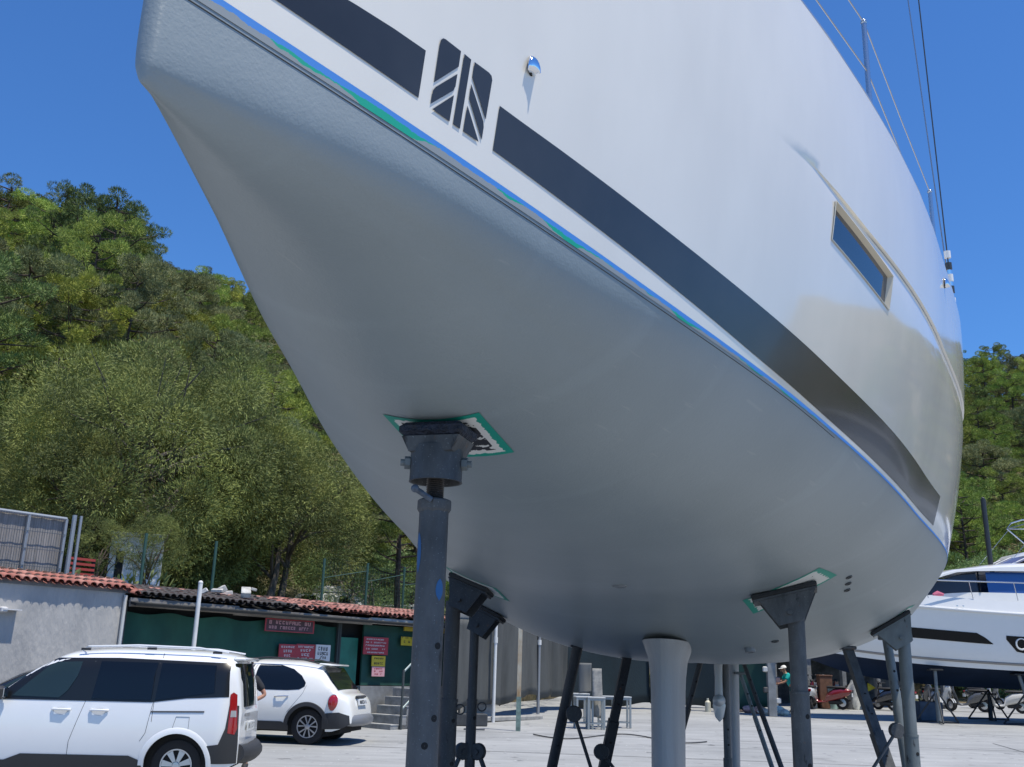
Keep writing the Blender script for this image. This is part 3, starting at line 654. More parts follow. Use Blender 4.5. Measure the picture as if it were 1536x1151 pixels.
# 2..: stands with hinged wedge heads
def wedge_stand(label,s,y,sd,r,m_,zs,padl,px,hinge=.10,padw=.16,a0=.3,dy=0.,th=.95):
    lo,hi=0.,1.
    for _ in range(26):
        md=(lo+hi)/2
        if botYZ(s,md)[0]>y: lo=md
        else: hi=md
    p=BP(s,lo,sd); nn=BN(s,lo,sd); t=(SIDE*sd-nn*nn.dot(SIDE*sd)).normalized()      # up the bilge
    hp=p+nn*(.05+hinge); X,Y=hp.x+px,hp.y+dy
    root=thing('jack_stand',label,'jack stand',(X,Y,gz(Y)),group='jack stands under the sailing yacht',world=True)
    M=frame_at(p+nn*.022,nn,t)
    g=G(); R3=M.to_3x3().to_4x4(); g.box(p+nn*.016,(padl,padw,.028),M=R3,bev=.006); g.build('pad',RUB,root)
    g=G(); g.box(p+nn*.038,(padl*.97,padw*.85,.012),M=R3); pb=g.build('pad_plate',m_,root)
    g=G()
    for w_ in (-1,1):
        uo=Vector(M.col[1][:3])*w_*(r+.008)
        pts=[p+nn*.045-t*padl*.40,p+nn*.045+t*padl*.46,hp+t*padl*.26+nn*.0,hp+t*.06+nn*.055,hp-t*.08+nn*.055]
        # cheek outline, wide under the pad and narrow at the hinge
        g.poly([q+uo for q in pts],thick=Vector(M.col[1][:3])*.008*w_)
    g.build('cheek_plate',m_,pb)
    g=G(); u=Vector(M.col[1][:3]); g.tube([hp-u*(r+.035),hp+u*(r+.035)],.014,8); g.build('hinge_bolt',m_,pb)
    at_=poletube(root,Vector((X,Y,hp.z+.01)),X,Y,r,m_,zs)
    tripod(root,X,Y,r*1.12,m_,a0=a0,h=th)
    return root,at_
r2,a2=wedge_stand('dark grey jack stand with wide wedge head, under the near side amidships',4.33,.735,1,.048,ST,1.42,.38,.03,a0=1.2,th=.75)
drape('antifouling_patch',[(4.386,.525),(4.06,.915),(4.36,1.0),(4.7,.56)],patch_mat('bare_patch_two',.2,3.3),boat)
r3,a3=wedge_stand('pale grey jack stand with wedge head under the near side, rightmost below the yacht',6.2,1.345,1,.046,ST2,1.12,.33,.02,a0=2.7,th=1.0)
g=G(); g.tube([a3(.35),a3(.36)],.07,8)
drape('antifouling_patch',[(6.36,1.22),(6.04,1.46),(6.35,1.53),(6.7,1.28)],patch_mat('bare_patch_three',.2,5.1),boat)
r4,a4=wedge_stand('dark jack stand half hidden behind the bow stand, ring on its pole',4.60,1.03,-1,.050,STD,1.30,.30,-.06,a0=.9,th=.7)
r5,a5=wedge_stand('slim dark jack stand with ring and round clamp, second behind the bow stand',5.38,1.175,-1,.034,STD,1.28,.28,-.03,a0=-.5,th=1.17)
for rt,at_,z in ((r4,a4,1.28),(r5,a5,1.27)):
    q=at_(z)+Vector((.075,-.02,0)); g=G(); g.tube(arc((q.x,q.y,q.z-.03),.03,0,2*math.pi,16),.005,6,cap=False); g.build('pin_ring',STD,rt)
drape('antifouling_patch',[(4.46,-.84),(4.46,-1.16),(4.74,-1.16),(4.74,-.84)],patch_mat('bare_patch_four',.2,7.1),boat)
# leaning props
def prop(label,tpx,lpx,yt,yl,r,m_,brace=None,square=False,name='leaning_prop',joint_t=None,group='leaning props under the sailing yacht'):
    t=at(tpx[0],tpx[1],yt); l=at(lpx[0],lpx[1],yl); d=l-t; f=t+d*((t.z-gz(yl)-.02)/(-d.z))
    root=thing(name,label,'prop',(f.x,f.y,f.z-.02),group=group,world=True)
    j=joint_t or .3; g=G(); n_=4 if square else 16
    g.tube([t,t.lerp(f,j)],r*.82,n_); g.build('upper_tube',m_,root)
    g=G(); g.tube([t.lerp(f,j-.01),f],r,n_); pl=g.build('lower_tube',m_,root)
    g=G(); g.box(f+Vector((0,0,.0)),(.2,.2,.02)); g.build('foot_plate',m_,root)
    g=G(); g.box(t+Vector((0,0,.0)),(.12,.14,.03),bev=.008); g.build('head_plate',m_,root)
    if brace:
        c=at(*brace[0]); e=at(*brace[1]); dd=e-c; ff=c+dd*((c.z-gz(c.y)-.02)/(-dd.z)); g=G(); g.tube([c,c.lerp(ff,.35)],.013,8); g.tube([c.lerp(ff,.34),ff],.019,8); g.build('brace',m_,root)
        g=G(); M=frame_at(c-Vector((0,.03,0)),Vector((0,1,0)),nU); g.lathe([(.001,0),(.055,0),(.06,.008),(.06,.05),(.055,.055),(.001,.055)],18,M); g.build('clamp',m_,root)
    for k in (j-.08,j-.16,j+.08):
        q=t.lerp(f,k); M=frame_at(q+Vector((.005,-r*(1.0 if k>j else .82)*(.72 if square else 1)-.001,0)),Vector((0,-1,0)),nU); g=G(); g.lathe([(.001,.002),(.011,.002),(.011,-.003)],10,M); g.build('pin_hole',mat('hole_black2',(.006,.006,.006),.8),pl)
    return root
prop('round dark prop leaning right under the far bilge, left of the grey stools',(867,968),(828,1151),8.0,8.4,.050,STD,brace=((861,1071,7.9),(886,1151,7.9)),joint_t=.55)
prop('square dark prop with holes leaning right, just left of the keel',(941,984),(906,1151),8.3,8.6,.058,STD,brace=((902,1128,8.3),(930,1165,8.3)),square=True,joint_t=.28)
prop('grey square prop leaning left under the near bilge between two jack stands',(1271,972),(1332,1151),9.0,8.6,.062,ST,brace=((1345,1096,8.4),(1305,1160,8.3)),square=True,joint_t=.35)
prop('thin pale prop just behind the rightmost jack stand pole',(1330,958),(1362,1151),9.6,9.4,.05,ST2,joint_t=.3)
prop('thin black prop leaning right, between the keel and the sail drive',(1053,985),(1022,1100),11.2,11.4,.035,STD)
prop('dark upright prop standing in front of the rudder',(1087,985),(1092,1151),11.0,11.0,.046,ST,joint_t=.55)
prop('thin black ladder-like prop leaning left, right of the rudder',(1112,985),(1172,1151),12.4,12.2,.03,STD)
prop('thin grey prop leaning left beside the black one, right of the rudder',(1110,1010),(1158,1151),12.6,12.4,.028,ST2)
# keel block
for k,(lb,sz) in enumerate((('thick timber block right under the keel foot',(.9,.5,.13)),)):
    b=W(5.4,0,kz); g=G(); g.box((b.x,b.y,.068),sz,rz=-HP['al'],bev=.01); o=g.build('timber_block',mat('old_timber',(.22,.16,.10),.85,var=.35,vscale=6,stretch=(1,8,8),bump=1,bscale=20),loc=(b.x,b.y,0)); tag(o,lb,'timber block')
# ---------------------------------------------------------------- vehicles
PW=mat('car_white',(.78,.80,.82),.25,coat=1.,spec=.5,var=.01,vscale=2)
PW2=mat('car_pearl',(.80,.80,.76),.25,coat=1.,spec=.5)
PBK=mat('car_black',(.012,.013,.015),.2,coat=1.)
PLK=mat('black_plastic',(.028,.03,.034),.6,bump=.2,bscale=200)
GLS=mat('car_glass',(.006,.009,.014),.05,spec=.4)
GLC=mat('clear_dark_glass',(.02,.035,.037),.05,spec=.5)
TYR=mat('tyre',(.018,.018,.02),.85); RIMS=mat('rim_silver',(.55,.56,.58),.3,.85); RED=mat('lamp_red',(.30,.008,.01),.12,coat=1.); LWH=mat('lamp_clear',(.75,.77,.8),.1,coat=1.)
GAP=mat('shut_line',(.10,.11,.12),.7); PLT=mat('plate_white',(.7,.72,.72),.4); UND=mat('under_black',(.01,.01,.01),.9)
class Car:
    def __init__(s,L,Wd,belt,zt,zl,tumble=.17,ends=(.55,.30),arch=(),archr=.36,pw=7,bulge=.03):
        s.L,s.Wd,s.belt,s.zt,s.zl,s.tm,s.ends,s.arch,s.ar,s.pw,s.bulge=L,Wd,belt,zt,zl,tumble,ends,arch,archr,pw,bulge
    def top(s,x): return float(pchip([p[0] for p in s.zt],[p[1] for p in s.zt],x))
    def bel(s,x): return min(s.belt,s.top(x)-.14)
    def E(s,x):
        f=1.
        a,b=s.ends
        if x<a: f*=(1-((a-x)/a)**2.6)*.34+.66 if a else 1
        if x>s.L-b: f*=(1-((x-s.L+b)/b)**2.4)*.20+.80
        return f
    def low(s,x):
        z=float(np.interp(x,[p[0] for p in s.zl],[p[1] for p in s.zl]))
        for c in s.arch:
            d=abs(x-c)
            if d<s.ar: z=max(z,s.rw+math.sqrt(s.ar**2-d*d)*1.0)
        return z
    def y(s,x,z):
        b=s.bel(x);w=s.Wd/2*s.E(x)
        if z<=b:
            t=(z-.2)/(b-.2); t=max(0,min(1,t)); return w*(1-.07*(1-t)**3-.035*t**3+s.bulge*math.sin(math.pi*t)*.5)
        zt=s.top(x); q=min(1,(z-b)/(zt-b)); k=s.tm*min(1,(zt-b)/.5)
        return w*.965*(1-k*q)*max(0,(1-q**s.pw))**.5
    def P(s,x,z,off=0,sd=-1): return Vector((x,sd*(s.y(x,z)+off),z))
    def body(s,m_,root,xs=None):
        xs=sorted(set([round(v,3) for v in np.linspace(0.0,s.L,90)]+[round(c+s.ar*math.cos(a),3) for c in s.arch for a in np.linspace(0,math.pi,15) if 0<c+s.ar*math.cos(a)<s.L])); P=[]
        for x in xs:
            lo=s.low(x);b=s.bel(x);zt=s.top(x); zs=[lo+(b-lo)*k/7 for k in range(8)] if lo<b else [b]*8; qs=[.2,.45,.65,.8,.9,.95,.98,.995,1]; zs+=[b+(zt-b)*q for q in qs]
            row=[s.P(x,z,0,-1) for z in zs]; row+=[s.P(x,z,0,1) for z in zs[::-1][1:]]; P.append(row)
        g=G(); g.grid(P)
        for r,fl in ((P[0],1),(P[-1],0)): g.add(r,[tuple(range(len(r)))])
        o=g.build('body',m_,root,angle=32); o['_xs']=0; 
        g=G(); zf=s.zl[len(s.zl)//2][1]; g.box((s.L/2,0,.38),(s.L*.9,s.Wd*.8,.3)); 
        for c in s.arch: g.box((c,0,s.rw+.16),(s.ar*2.1,s.Wd*.86,s.ar*1.7))
        g.build('underbody',UND,root); return o
    def panel(s,name,poly,m_,par,off=.004,sd=-1,n=1,thick=False):
        """flat patch lying on the flank, polygon in (x,z)"""
        # subdivide as a fan grid in x so that it follows the surface
        xs=[p[0] for p in poly]; x0,x1=min(xs),max(xs); N=max(2,int((x1-x0)/.07)); g=G(); P=[]
        def cut(x):
            zs=[]
            for (a,b_) in zip(poly,poly[1:]+poly[:1]):
                if (a[0]-x)*(b_[0]-x)<=0 and abs(a[0]-b_[0])>1e-9: zs.append(a[1]+(b_[1]-a[1])*(x-a[0])/(b_[0]-a[0]))
            return (min(zs),max(zs)) if zs else None
        knots=sorted(set([x0+1e-4,x1-1e-4]+[x for x in xs if x0<x<x1]+list(np.linspace(x0+1e-4,x1-1e-4,N))))
        for x in knots:
            c=cut(x)
            if c: P.append([s.P(x,c[0]+(c[1]-c[0])*k/7,off,sd) for k in range(8)])
        g.grid(P); return g.build(name,m_,par,angle=40)
    def line(s,pts,m_,par,w=.006,name='shut_line',off=.001,sd=-1):
        g=G(); pp=[]
        for a,b_ in zip(pts,pts[1:]):
            for k in range(8): pp.append((a[0]+(b_[0]-a[0])*k/8,a[1]+(b_[1]-a[1])*k/8))
        pp.append(pts[-1]); g.tube([s.P(x,z,off,sd) for x,z in pp],w,5); return g.build(name,m_,par)
def wheel(root,x,y,r,wd,sd,spokes,kind,capcol=None):
    g=G(); M=Matrix.Translation((x,y,r))@Matrix.Rotation(math.pi/2*sd*-1,4,'X')    # local +z points outward (sd=-1 -> -y)
    M=Matrix.Translation((x,y,r))@Matrix.Rotation(math.pi/2,4,'X') if sd<0 else Matrix.Translation((x,y,r))@Matrix.Rotation(-math.pi/2,4,'X')
    rr=r*.64
    g.lathe([(rr,-wd),(r*.93,-wd),(r,-wd*.85),(r,-wd*.15),(r*.97,-.01),(r*.90,.0),(rr*1.02,-.008),(rr,-.02),(rr*.98,-wd*.8)],40,M); ty=g.build('wheel',TYR,root,angle=30)
    g=G(); g.lathe([(rr*.985,-.004),(rr*.93,-.008),(rr*.9,-.03),(rr*.88,-.09),(.001,-.09)],36,M); g.build('rim_well',mat('rim_dark',(.06,.062,.065),.5,.5),ty)
    g=G()
    for k in range(spokes):
        a=2*math.pi*k/spokes+.3
        if kind=='Y':
            for d in (-1,1):
                a2=a+d*.30
                p=[(rr*.16*math.cos(a-.25),rr*.16*math.sin(a-.25)),(rr*.16*math.cos(a+.25),rr*.16*math.sin(a+.25)),(rr*.93*math.cos(a2+.075),rr*.93*math.sin(a2+.075)),(rr*.93*math.cos(a2-.075),rr*.93*math.sin(a2-.075))]
                g.poly([M@Vector((u,v,-.012-d*.001)) for u,v in p],thick=(M.to_3x3()@Vector((0,0,-.025))))
        else:
            p=[(rr*.2*math.cos(a-.5),rr*.2*math.sin(a-.5)),(rr*.2*math.cos(a+.5),rr*.2*math.sin(a+.5)),(rr*.9*math.cos(a+.22),rr*.9*math.sin(a+.22)),(rr*.9*math.cos(a-.22),rr*.9*math.sin(a-.22))]
            g.poly([M@Vector((u,v,-.006)) for u,v in p],thick=(M.to_3x3()@Vector((0,0,-.02))))
    g.lathe([(rr*.985,-.003),(rr*.9,-.004),(rr*.9,-.02)],36,M); g.lathe([(rr*.24,-.02),(rr*.24,-.004),(rr*.2,.004),(.001,.006)],20,M)
    g.build('rim',RIMS,ty,angle=30)
def face_text(g,fn,rows,jit=.3):
    """rows of small uneven dashes where the photo's lettering cannot be read; fn(u,v)->point"""
    for (v0,v1,u0,u1,n) in rows:
        u=u0
        for k in range(n):
            w_=(u1-u0)/n; a=u+w_*random.uniform(.02,.12); b=u+w_*random.uniform(.62,.92); vv0=v0+(v1-v0)*random.uniform(0,.12)
            if random.random()<.9:
                q=random.random(); t=(b-a)*.3; h=(v1-vv0)
                for (p0,p1,p2,p3) in ([(a,vv0,a+t,v1)] + ([(a,v1-h*.25,b,v1)] if q<.6 else [])+([(b-t,vv0,b,v1)] if q>.35 else [])+([(a,vv0,b,vv0+h*.25)] if q>.5 or q<.2 else [])+([(a,vv0+h*.4,b,vv0+h*.6)] if .3<q<.8 else [])):
                    g.add([fn(p0,p1),fn(p2,p1),fn(p2,p3),fn(p0,p3)],[(0,1,2,3)])
            u+=w_
# --- white people carrier, nose to the left, near the camera
v=Car(4.25,1.80,1.10,[(0,.62),(.12,.92),(.75,1.06),(1.05,1.14),(1.55,1.56),(1.95,1.75),(2.6,1.80),(3.6,1.79),(4.0,1.755),(4.12,1.70),(4.19,1.45),(4.25,1.02)],[(0,.30),(.3,.22),(4.0,.24),(4.25,.36)],tumble=.13,arch=(.80,3.49),archr=.40,pw=9)
v.rw=.325
yv=.074; P0=at(265,1109,13.85); P0=P0-Vector((3.49*math.cos(yv)+.9*math.sin(yv),3.49*math.sin(yv)-.9*math.cos(yv),0)); van=thing('parked_van','white people carrier van with black lower trim parked in front of the grey wall','van',(P0.x,P0.y,gz(13.5)),yv)
v.body(PW,van)
v.panel('window_band',[(1.12,1.095),(1.18,1.16),(1.60,1.56),(1.78,1.63),(2.6,1.65),(4.06,1.62),(4.09,1.19),(3.55,1.16),(3.1,1.10)],mat('pillar_black',(.010,.011,.012),.3),van,.005)
v.panel('front_window',[(1.33,1.14),(1.72,1.53),(1.80,1.575),(2.14,1.59),(2.11,1.40),(2.02,1.22),(1.93,1.13)],GLC,van,.012)
v.panel('middle_window',[(2.34,1.13),(2.38,1.60),(3.12,1.60),(3.10,1.13)],GLS,van,.012)
v.panel('rear_window',[(3.15,1.13),(3.17,1.60),(3.88,1.585),(3.9,1.24),(3.55,1.19)],GLS,van,.012)
# lower black trim and rear bumper
v.panel('sill_trim',[(1.21,.23),(1.21,.36),(1.35,.36),(1.55,.44),(2.9,.44),(3.05,.38),(3.09,.23)],PLK,van,.008)
v.panel('bumper_trim',[(3.88,.36),(3.88,.58),(4.02,.60),(4.09,.80),(4.11,1.1),(4.22,1.08),(4.245,.60),(4.245,.36)],PLK,van,.010)
g=G(); g.tube([(4.22,-.66,.48),(4.27,-.5,.46),(4.29,0,.45),(4.27,.5,.46),(4.22,.66,.48)],.12,12); g.build('rear_bumper',PLK,van)
for c in (.80,3.49):
    g=G(); P=[]
    for k in range(25):
        a=math.pi*k/24; row=[]
        for rr_,o_ in ((.398,-.02),(.398,.014),(.455,.014),(.475,.002)): x=c+rr_*math.cos(a); z=.325+rr_*math.sin(a); row.append(v.P(x,max(z,.26),o_))
        P.append(row)
    g.grid(P); g.build('wheel_arch',PW if c>1 else PW,van)
for sd in (-1,1):
    for x in (.80,3.49): wheel(van,x,sd*.80,.325,.205,sd,7,'T')
for L_ in ([(1.08,1.10),(1.02,.7),(1.16,.25)],[(2.30,1.60),(2.27,1.1),(2.13,.6),(2.12,.26)],[(3.14,1.60),(3.13,1.1),(3.08,.72),(3.02,.62)],[(3.14,.86),(3.14,1.10)],[(3.16,1.66),(3.14,1.72)]): v.line(L_,GAP,van,.004,off=-.001)
v.line([(3.12,.985),(3.80,1.0)],PLK,van,.010,'sliding_rail')
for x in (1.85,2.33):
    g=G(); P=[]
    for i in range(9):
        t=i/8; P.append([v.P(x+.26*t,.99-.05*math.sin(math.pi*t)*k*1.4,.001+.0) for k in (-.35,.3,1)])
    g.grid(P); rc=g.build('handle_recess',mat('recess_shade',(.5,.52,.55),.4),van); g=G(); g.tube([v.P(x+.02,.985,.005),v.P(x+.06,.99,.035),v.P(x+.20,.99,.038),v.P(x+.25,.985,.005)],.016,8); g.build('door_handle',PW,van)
g=G(); g.tube([v.P(3.45,.93,.002),v.P(3.62,.93,.002),v.P(3.62,.75,.002),v.P(3.5,.72,.002),v.P(3.42,.80,.002),v.P(3.45,.93,.002)],.003,5); g.build('fuel_flap',GAP,van)
g=G(); a=v.P(1.22,1.13); g.box(a+Vector((.0,-.13,.045)),(.13,.19,.17),bev=.04,mi=0); mr=g.build('door_mirror',PLK,van); g=G(); g.box(a+Vector((.075,-.13,.05)),(.012,.15,.12),bev=.01); g.build('mirror_glass',mat('mirror',(.6,.63,.66),.03,1.),mr)
for sd in (-1,1):
    g=G(); g.tube([v.P(1.95,1.725,.0,sd)+Vector((0,-sd*.09,.0)),Vector((2.15,sd*.66,1.785)),Vector((2.8,sd*.66,1.815)),Vector((3.6,sd*.66,1.805)),Vector((4.0,sd*.65,1.755))],[.01,.014,.016,.014,.01],8); rl=g.build('roof_rail',PW,van)
    for x,z in ((2.12,1.785),(2.98,1.815),(3.85,1.785)): g=G(); g.box((x,sd*.66,z-.035),(.12,.03,.03)); g.build('rail_foot',PLK,rl)
# tail lamp, hatch glass, plate
v.panel('tail_lamp',[(4.12,.74),(4.105,1.22),(4.14,1.25),(4.185,1.22),(4.225,.80),(4.20,.72)],RED,van,.012)
v.panel('lamp_lens',[(4.135,.94),(4.135,1.02),(4.195,1.02),(4.203,.94)],mat('lens_grey',(.35,.36,.38),.15,coat=1.),van,.016)
def rear(u,z,off=.004):    # point on the tail, u across (-1..1)
    xx=float(np.interp(z,[1.02,1.45,1.70],[4.25,4.19,4.12])) if z>1.02 else 4.25
    return Vector((xx+off-.04*abs(u)**4,u*.62,z))
g=G(); g.grid([[rear(-1.10+2.2*i/12,1.06+.56*j/6,.02) for j in range(7)] for i in range(13)]); g.build('tailgate_window',GLS,van)
g=G(); g.box((4.14,0,1.675),(.16,1.22,.05),bev=.02); g.build('roof_spoiler',PW,van)
g=G(); g.box((4.272,0,.80),(.02,.52,.115)); pt=g.build('number_plate',PLT,van); g=G(); face_text(g,lambda u,z:Vector((4.285,u*.22,.80+z*.035)),[(-1,1,-1,1,8)]); g.build('plate_characters',PBK,pt,smooth=False)
g=G(); face_text(g,lambda u,z:rear(u,z,.012),[(.93,.97,-.95,-.1,7)]); g.build('tailgate_lettering',mat('badge_grey',(.12,.13,.14),.4,.5),van,smooth=False)
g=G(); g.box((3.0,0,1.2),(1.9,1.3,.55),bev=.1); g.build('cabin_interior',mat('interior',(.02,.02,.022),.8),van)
# --- small white crossover behind it
f=Car(4.25,1.79,.98,[(0,.60),(.1,.80),(.5,.93),(.95,1.02),(1.15,1.10),(1.75,1.48),(2.2,1.585),(2.9,1.575),(3.35,1.52),(3.56,1.475),(3.80,1.18),(3.98,1.00),(4.12,.94),(4.22,.78),(4.25,.6)],[(0,.35),(.3,.26),(3.9,.26),(4.1,.32),(4.25,.42)],tumble=.20,arch=(.86,3.40),archr=.385,pw=5,bulge=.05)
f.rw=.335
P0=onground(457,1118); FZ=P0.y; yaw=math.radians(-9)
suv=thing('parked_car','small white rounded crossover car with black wheel arches parked behind the van','car',(P0.x-3.40*math.cos(yaw)-.85*math.sin(yaw),P0.y-3.4*math.sin(yaw)+.85*math.cos(yaw),gz(FZ)),yaw)
f.body(PW2,suv)
f.panel('side_window',[(1.35,1.0),(1.55,1.22),(1.85,1.42),(2.15,1.48),(2.15,1.0)],GLS,suv,.005)
f.panel('side_window',[(2.25,1.0),(2.25,1.485),(2.7,1.475),(3.0,1.40),(3.2,1.28),(3.31,1.15),(3.30,1.08),(3.20,1.02),(2.95,1.0)],GLS,suv,.005)
f.panel('sill_trim',[(1.22,.26),(1.22,.34),(1.40,.42),(2.9,.42),(3.04,.36),(3.04,.26)],PLK,suv,.009)
f.panel('bumper_trim',[(3.72,.30),(3.72,.56),(3.80,.60),(4.05,.62),(4.22,.56),(4.24,.40),(4.1,.32)],PLK,suv,.008)
g=G(); g.tube([(4.10,-.74,.46),(4.22,-.55,.46),(4.26,0,.46),(4.22,.55,.46),(4.10,.74,.46)],[.09,.11,.115,.11,.09],12); g.build('rear_bumper',mat('bumper_grey',(.22,.23,.24),.4,.3),suv)
for c in (.86,3.40):
    g=G(); P=[]
    for k in range(25):
        a=math.pi*k/24; row=[]
        for rr_,o_ in ((.383,-.02),(.383,.018),(.455,.018),(.462,.0)): x=c+rr_*math.cos(a); z=.335+rr_*math.sin(a); row.append(f.P(x,max(z,.28),o_))
        P.append(row)
    g.grid(P); g.build('wheel_arch',PLK,suv)
for sd in (-1,1):
    for x in (.86,3.40): wheel(suv,x,sd*.80,.335,.215,sd,5,'Y')
for L_ in ([(2.2,1.48),(2.19,1.0),(2.12,.6),(2.14,.28)],[(3.33,1.1),(3.28,.95),(3.10,.72),(3.0,.6)]): f.line(L_,GAP,suv,.004,off=-.001)
g=G(); q=[f.P(2.72,.87,.004),f.P(2.78,.88,.04),f.P(2.93,.89,.042),f.P(3.0,.89,.004)]; g.tube(q,.014,8); g.build('door_handle',mat('trim_chrome',(.7,.7,.7),.15,1.),suv)
for sd in (-1,1):
    g=G(); c=f.P(3.93,.79,.0,sd); nn=Vector((.55,sd*.83,.05)).normalized(); M=frame_at(c-nn*.035,nn,Vector((0,0,1))); P=[]
    for i in range(9):
        ph=math.pi/2*i/8; P.append([M@Vector((.155*math.cos(ph)*math.cos(t),.115*math.cos(ph)*math.sin(t),.07*math.sin(ph)+.01)) for t in [2*math.pi*k/24 for k in range(25)]])
    g.grid(P); tl_=g.build('tail_lamp',RED,suv); g=G(); g.tube([M@Vector((.157*math.cos(t),.117*math.sin(t),.014)) for t in [2*math.pi*k/24 for k in range(24)]],.008,6,closed=True,cap=False); g.build('lamp_rim',mat('trim_chrome',(.7,.7,.7),.15,1.),tl_)
def frear(u,t,off=.012):
    x=3.60+(3.93-3.60)*t; z=f.top(x)-.012; return Vector((x+off*.6,u*(.60+.06*t),z+off))
g=G(); g.grid([[frear(-1+i/6,j/6) for j in range(7)] for i in range(13)]); g.build('hatch_window',GLS,suv)
g=G(); g.box((3.60,0,1.50),(.26,1.16,.035),bev=.015,M=Matrix.Rotation(math.radians(5),4,'Y')); g.build('roof_spoiler',PW2,suv)
g=G(); g.box((4.235,0,.80),(.03,.52,.12),M=Matrix.Rotation(math.radians(-12),4,'Y')); pt=g.build('number_plate',PLT,suv); g=G(); face_text(g,lambda u,z:Vector((4.256+z*-.007,u*.22,.80+z*.035)),[(-1,1,-1,1,8)]); g.build('plate_characters',PBK,pt,smooth=False)
g=G(); g.box((4.2,0,.90),(.06,.6,.05),bev=.02); g.build('tailgate_handle',PLK,suv)
for sd in (-1,1):
    g=G(); g.tube([Vector((2.0,sd*.56,1.575)),Vector((2.4,sd*.57,1.615)),Vector((3.1,sd*.56,1.59)),Vector((3.5,sd*.54,1.51))],.014,8); g.build('roof_rail',PLK,suv)
g=G(); g.tube([(3.25,-.1,1.55),(3.40,-.1,1.72)],.005,6); g.build('antenna',PLK,suv)
g=G(); a=f.P(1.45,1.02); g.box(a+Vector((0,-.11,.05)),(.13,.18,.14),bev=.04); g.build('door_mirror',PLK,suv)
# --- black car beyond the van's nose
k=Car(4.3,1.78,.95,[(0,.55),(.1,.78),(.9,.95),(1.1,1.02),(1.75,1.38),(2.3,1.46),(3.0,1.42),(3.9,1.0),(4.3,.7)],[(0,.3),(4.3,.3)],tumble=.2,arch=(.85,3.4),archr=.35,pw=5); k.rw=.32
P0=at(0,1080,17.4); bc=thing('parked_car','low black car beyond the nose of the white van, only roof and window showing','car',(P0.x-1.35,P0.y+.3,gz(17.4)),.05)
k.body(PBK,bc); k.panel('side_window',[(1.35,.99),(1.85,1.34),(2.35,1.385),(2.35,.99)],GLC,bc,.006); k.panel('side_window',[(2.42,.99),(2.42,1.385),(3.0,1.34),(3.4,1.08),(3.3,.99)],GLC,bc,.006)
for sd in (-1,1):
    for x in (.85,3.4): wheel(bc,x,sd*.79,.32,.2,sd,5,'T')
# ---------------------------------------------------------------- wall line with shed, tiled roof and steps
WA=Vector((-9.4,18.3,0)); WD=Vector((6.1,7.7,0)).normalized(); WN=Vector((WD.y,-WD.x,0)); WRZ=math.atan2(WD.y,WD.x)
def wpx(px,py,o=0.):
    """where a sight line meets the wall plane pushed o towards the yard: (u, z)"""
    r=ray(px,py); t=((WA+WN*o-EYE).dot(WN))/r.dot(WN); p=EYE+r*t; return (p-WA).dot(WD),p.z
def WPt(u,o=0.,z=0.): p=WA+WD*u+WN*o; return Vector((p.x,p.y,z))
UC=wpx(187,900)[0]; UE=wpx(640,930)[0]; HT=2.78
def plaster():
    M=mat('grey_render',(.46,.45,.43),.9,col2=(.33,.33,.325),vscale=1.3,stretch=(1,1,.35),bump=1,bscale=14,det=9); return M
wl=thing('rendered_wall','long pale grey rendered wall with red tile coping behind the white van','wall',WA,WRZ)
g=G(); g.box(((UC-26)/2,.16,HT/2),(UC+26,.32,HT)); g.build('wall_face',plaster(),wl,smooth=False)
g=G(); g.box(((UC-26)/2,.10,HT+.03),(UC+26.2,.26,.07)); g.build('ledge',mat('grey_ledge',(.16,.165,.17),.8,var=.2),wl,smooth=False)
def tiles(name,u0,u1,mats,par,pick,rows=3,pitch=.165,z0=HT+.07,over=.30,slope=.30,messy=0.,tl=.40):
    g=G(); k=0; u=u0
    while u<u1:
        for r in range(rows):
            if messy and random.random()<messy*.35: continue
            j=random.uniform(-1,1)*(.008+messy*.05); y0=-over+r*(tl-.07)+random.uniform(-.012,.012)*(1+messy*5); zb=z0+r*(tl-.07)*slope+messy*random.uniform(-.01,.05); rot=random.uniform(-1,1)*messy*.35
            P=[]
            for e in (0,1):
                yy=y0+e*tl; zz=zb+e*tl*slope+(.016 if e==0 else 0); R=.078 if e==0 else .069
                P.append([Vector((u+j+R*math.cos(a)+rot*e*.3,yy,zz+R*.8*math.sin(a))) for a in [math.pi*i/8 for i in range(9)]])
                if e==0: inner=[Vector((u+j+(R-.014)*math.cos(a),yy+.001,zz+(R-.014)*.8*math.sin(a))) for a in [math.pi*i/8 for i in range(9)]]
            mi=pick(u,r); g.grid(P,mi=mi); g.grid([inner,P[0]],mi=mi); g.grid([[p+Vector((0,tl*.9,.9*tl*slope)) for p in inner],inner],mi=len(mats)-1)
            # pan tile between the covers
            P=[[Vector((u+j+pitch/2+.085*math.cos(a),y0+.03+e*tl,zb+e*tl*slope+.012-.05*math.sin(a)+.01)) for a in [math.pi*i/6 for i in range(7)]] for e in (0,1)]; g.grid(P,mi=mi)
        u+=pitch
    g.build(name,mats,par,angle=50,recalc=False)
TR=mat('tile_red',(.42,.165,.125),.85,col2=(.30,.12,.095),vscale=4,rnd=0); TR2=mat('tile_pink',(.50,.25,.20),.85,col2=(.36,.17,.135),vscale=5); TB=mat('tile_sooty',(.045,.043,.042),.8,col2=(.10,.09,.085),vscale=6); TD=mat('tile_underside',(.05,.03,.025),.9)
tiles('tile_coping',UC-14,UC+.05,[TR,TR2,TB,TD],wl,lambda u,r: 0 if random.random()<.75 else 1,over=.15,rows=2,tl=.36)
g=G(); g.box((UC-7,.42,HT+.06),(14,.8,.04),M=Matrix.Rotation(.0,4,'X')); g.build('mortar_bed',mat('mortar',(.2,.19,.18),.9),wl,smooth=False)
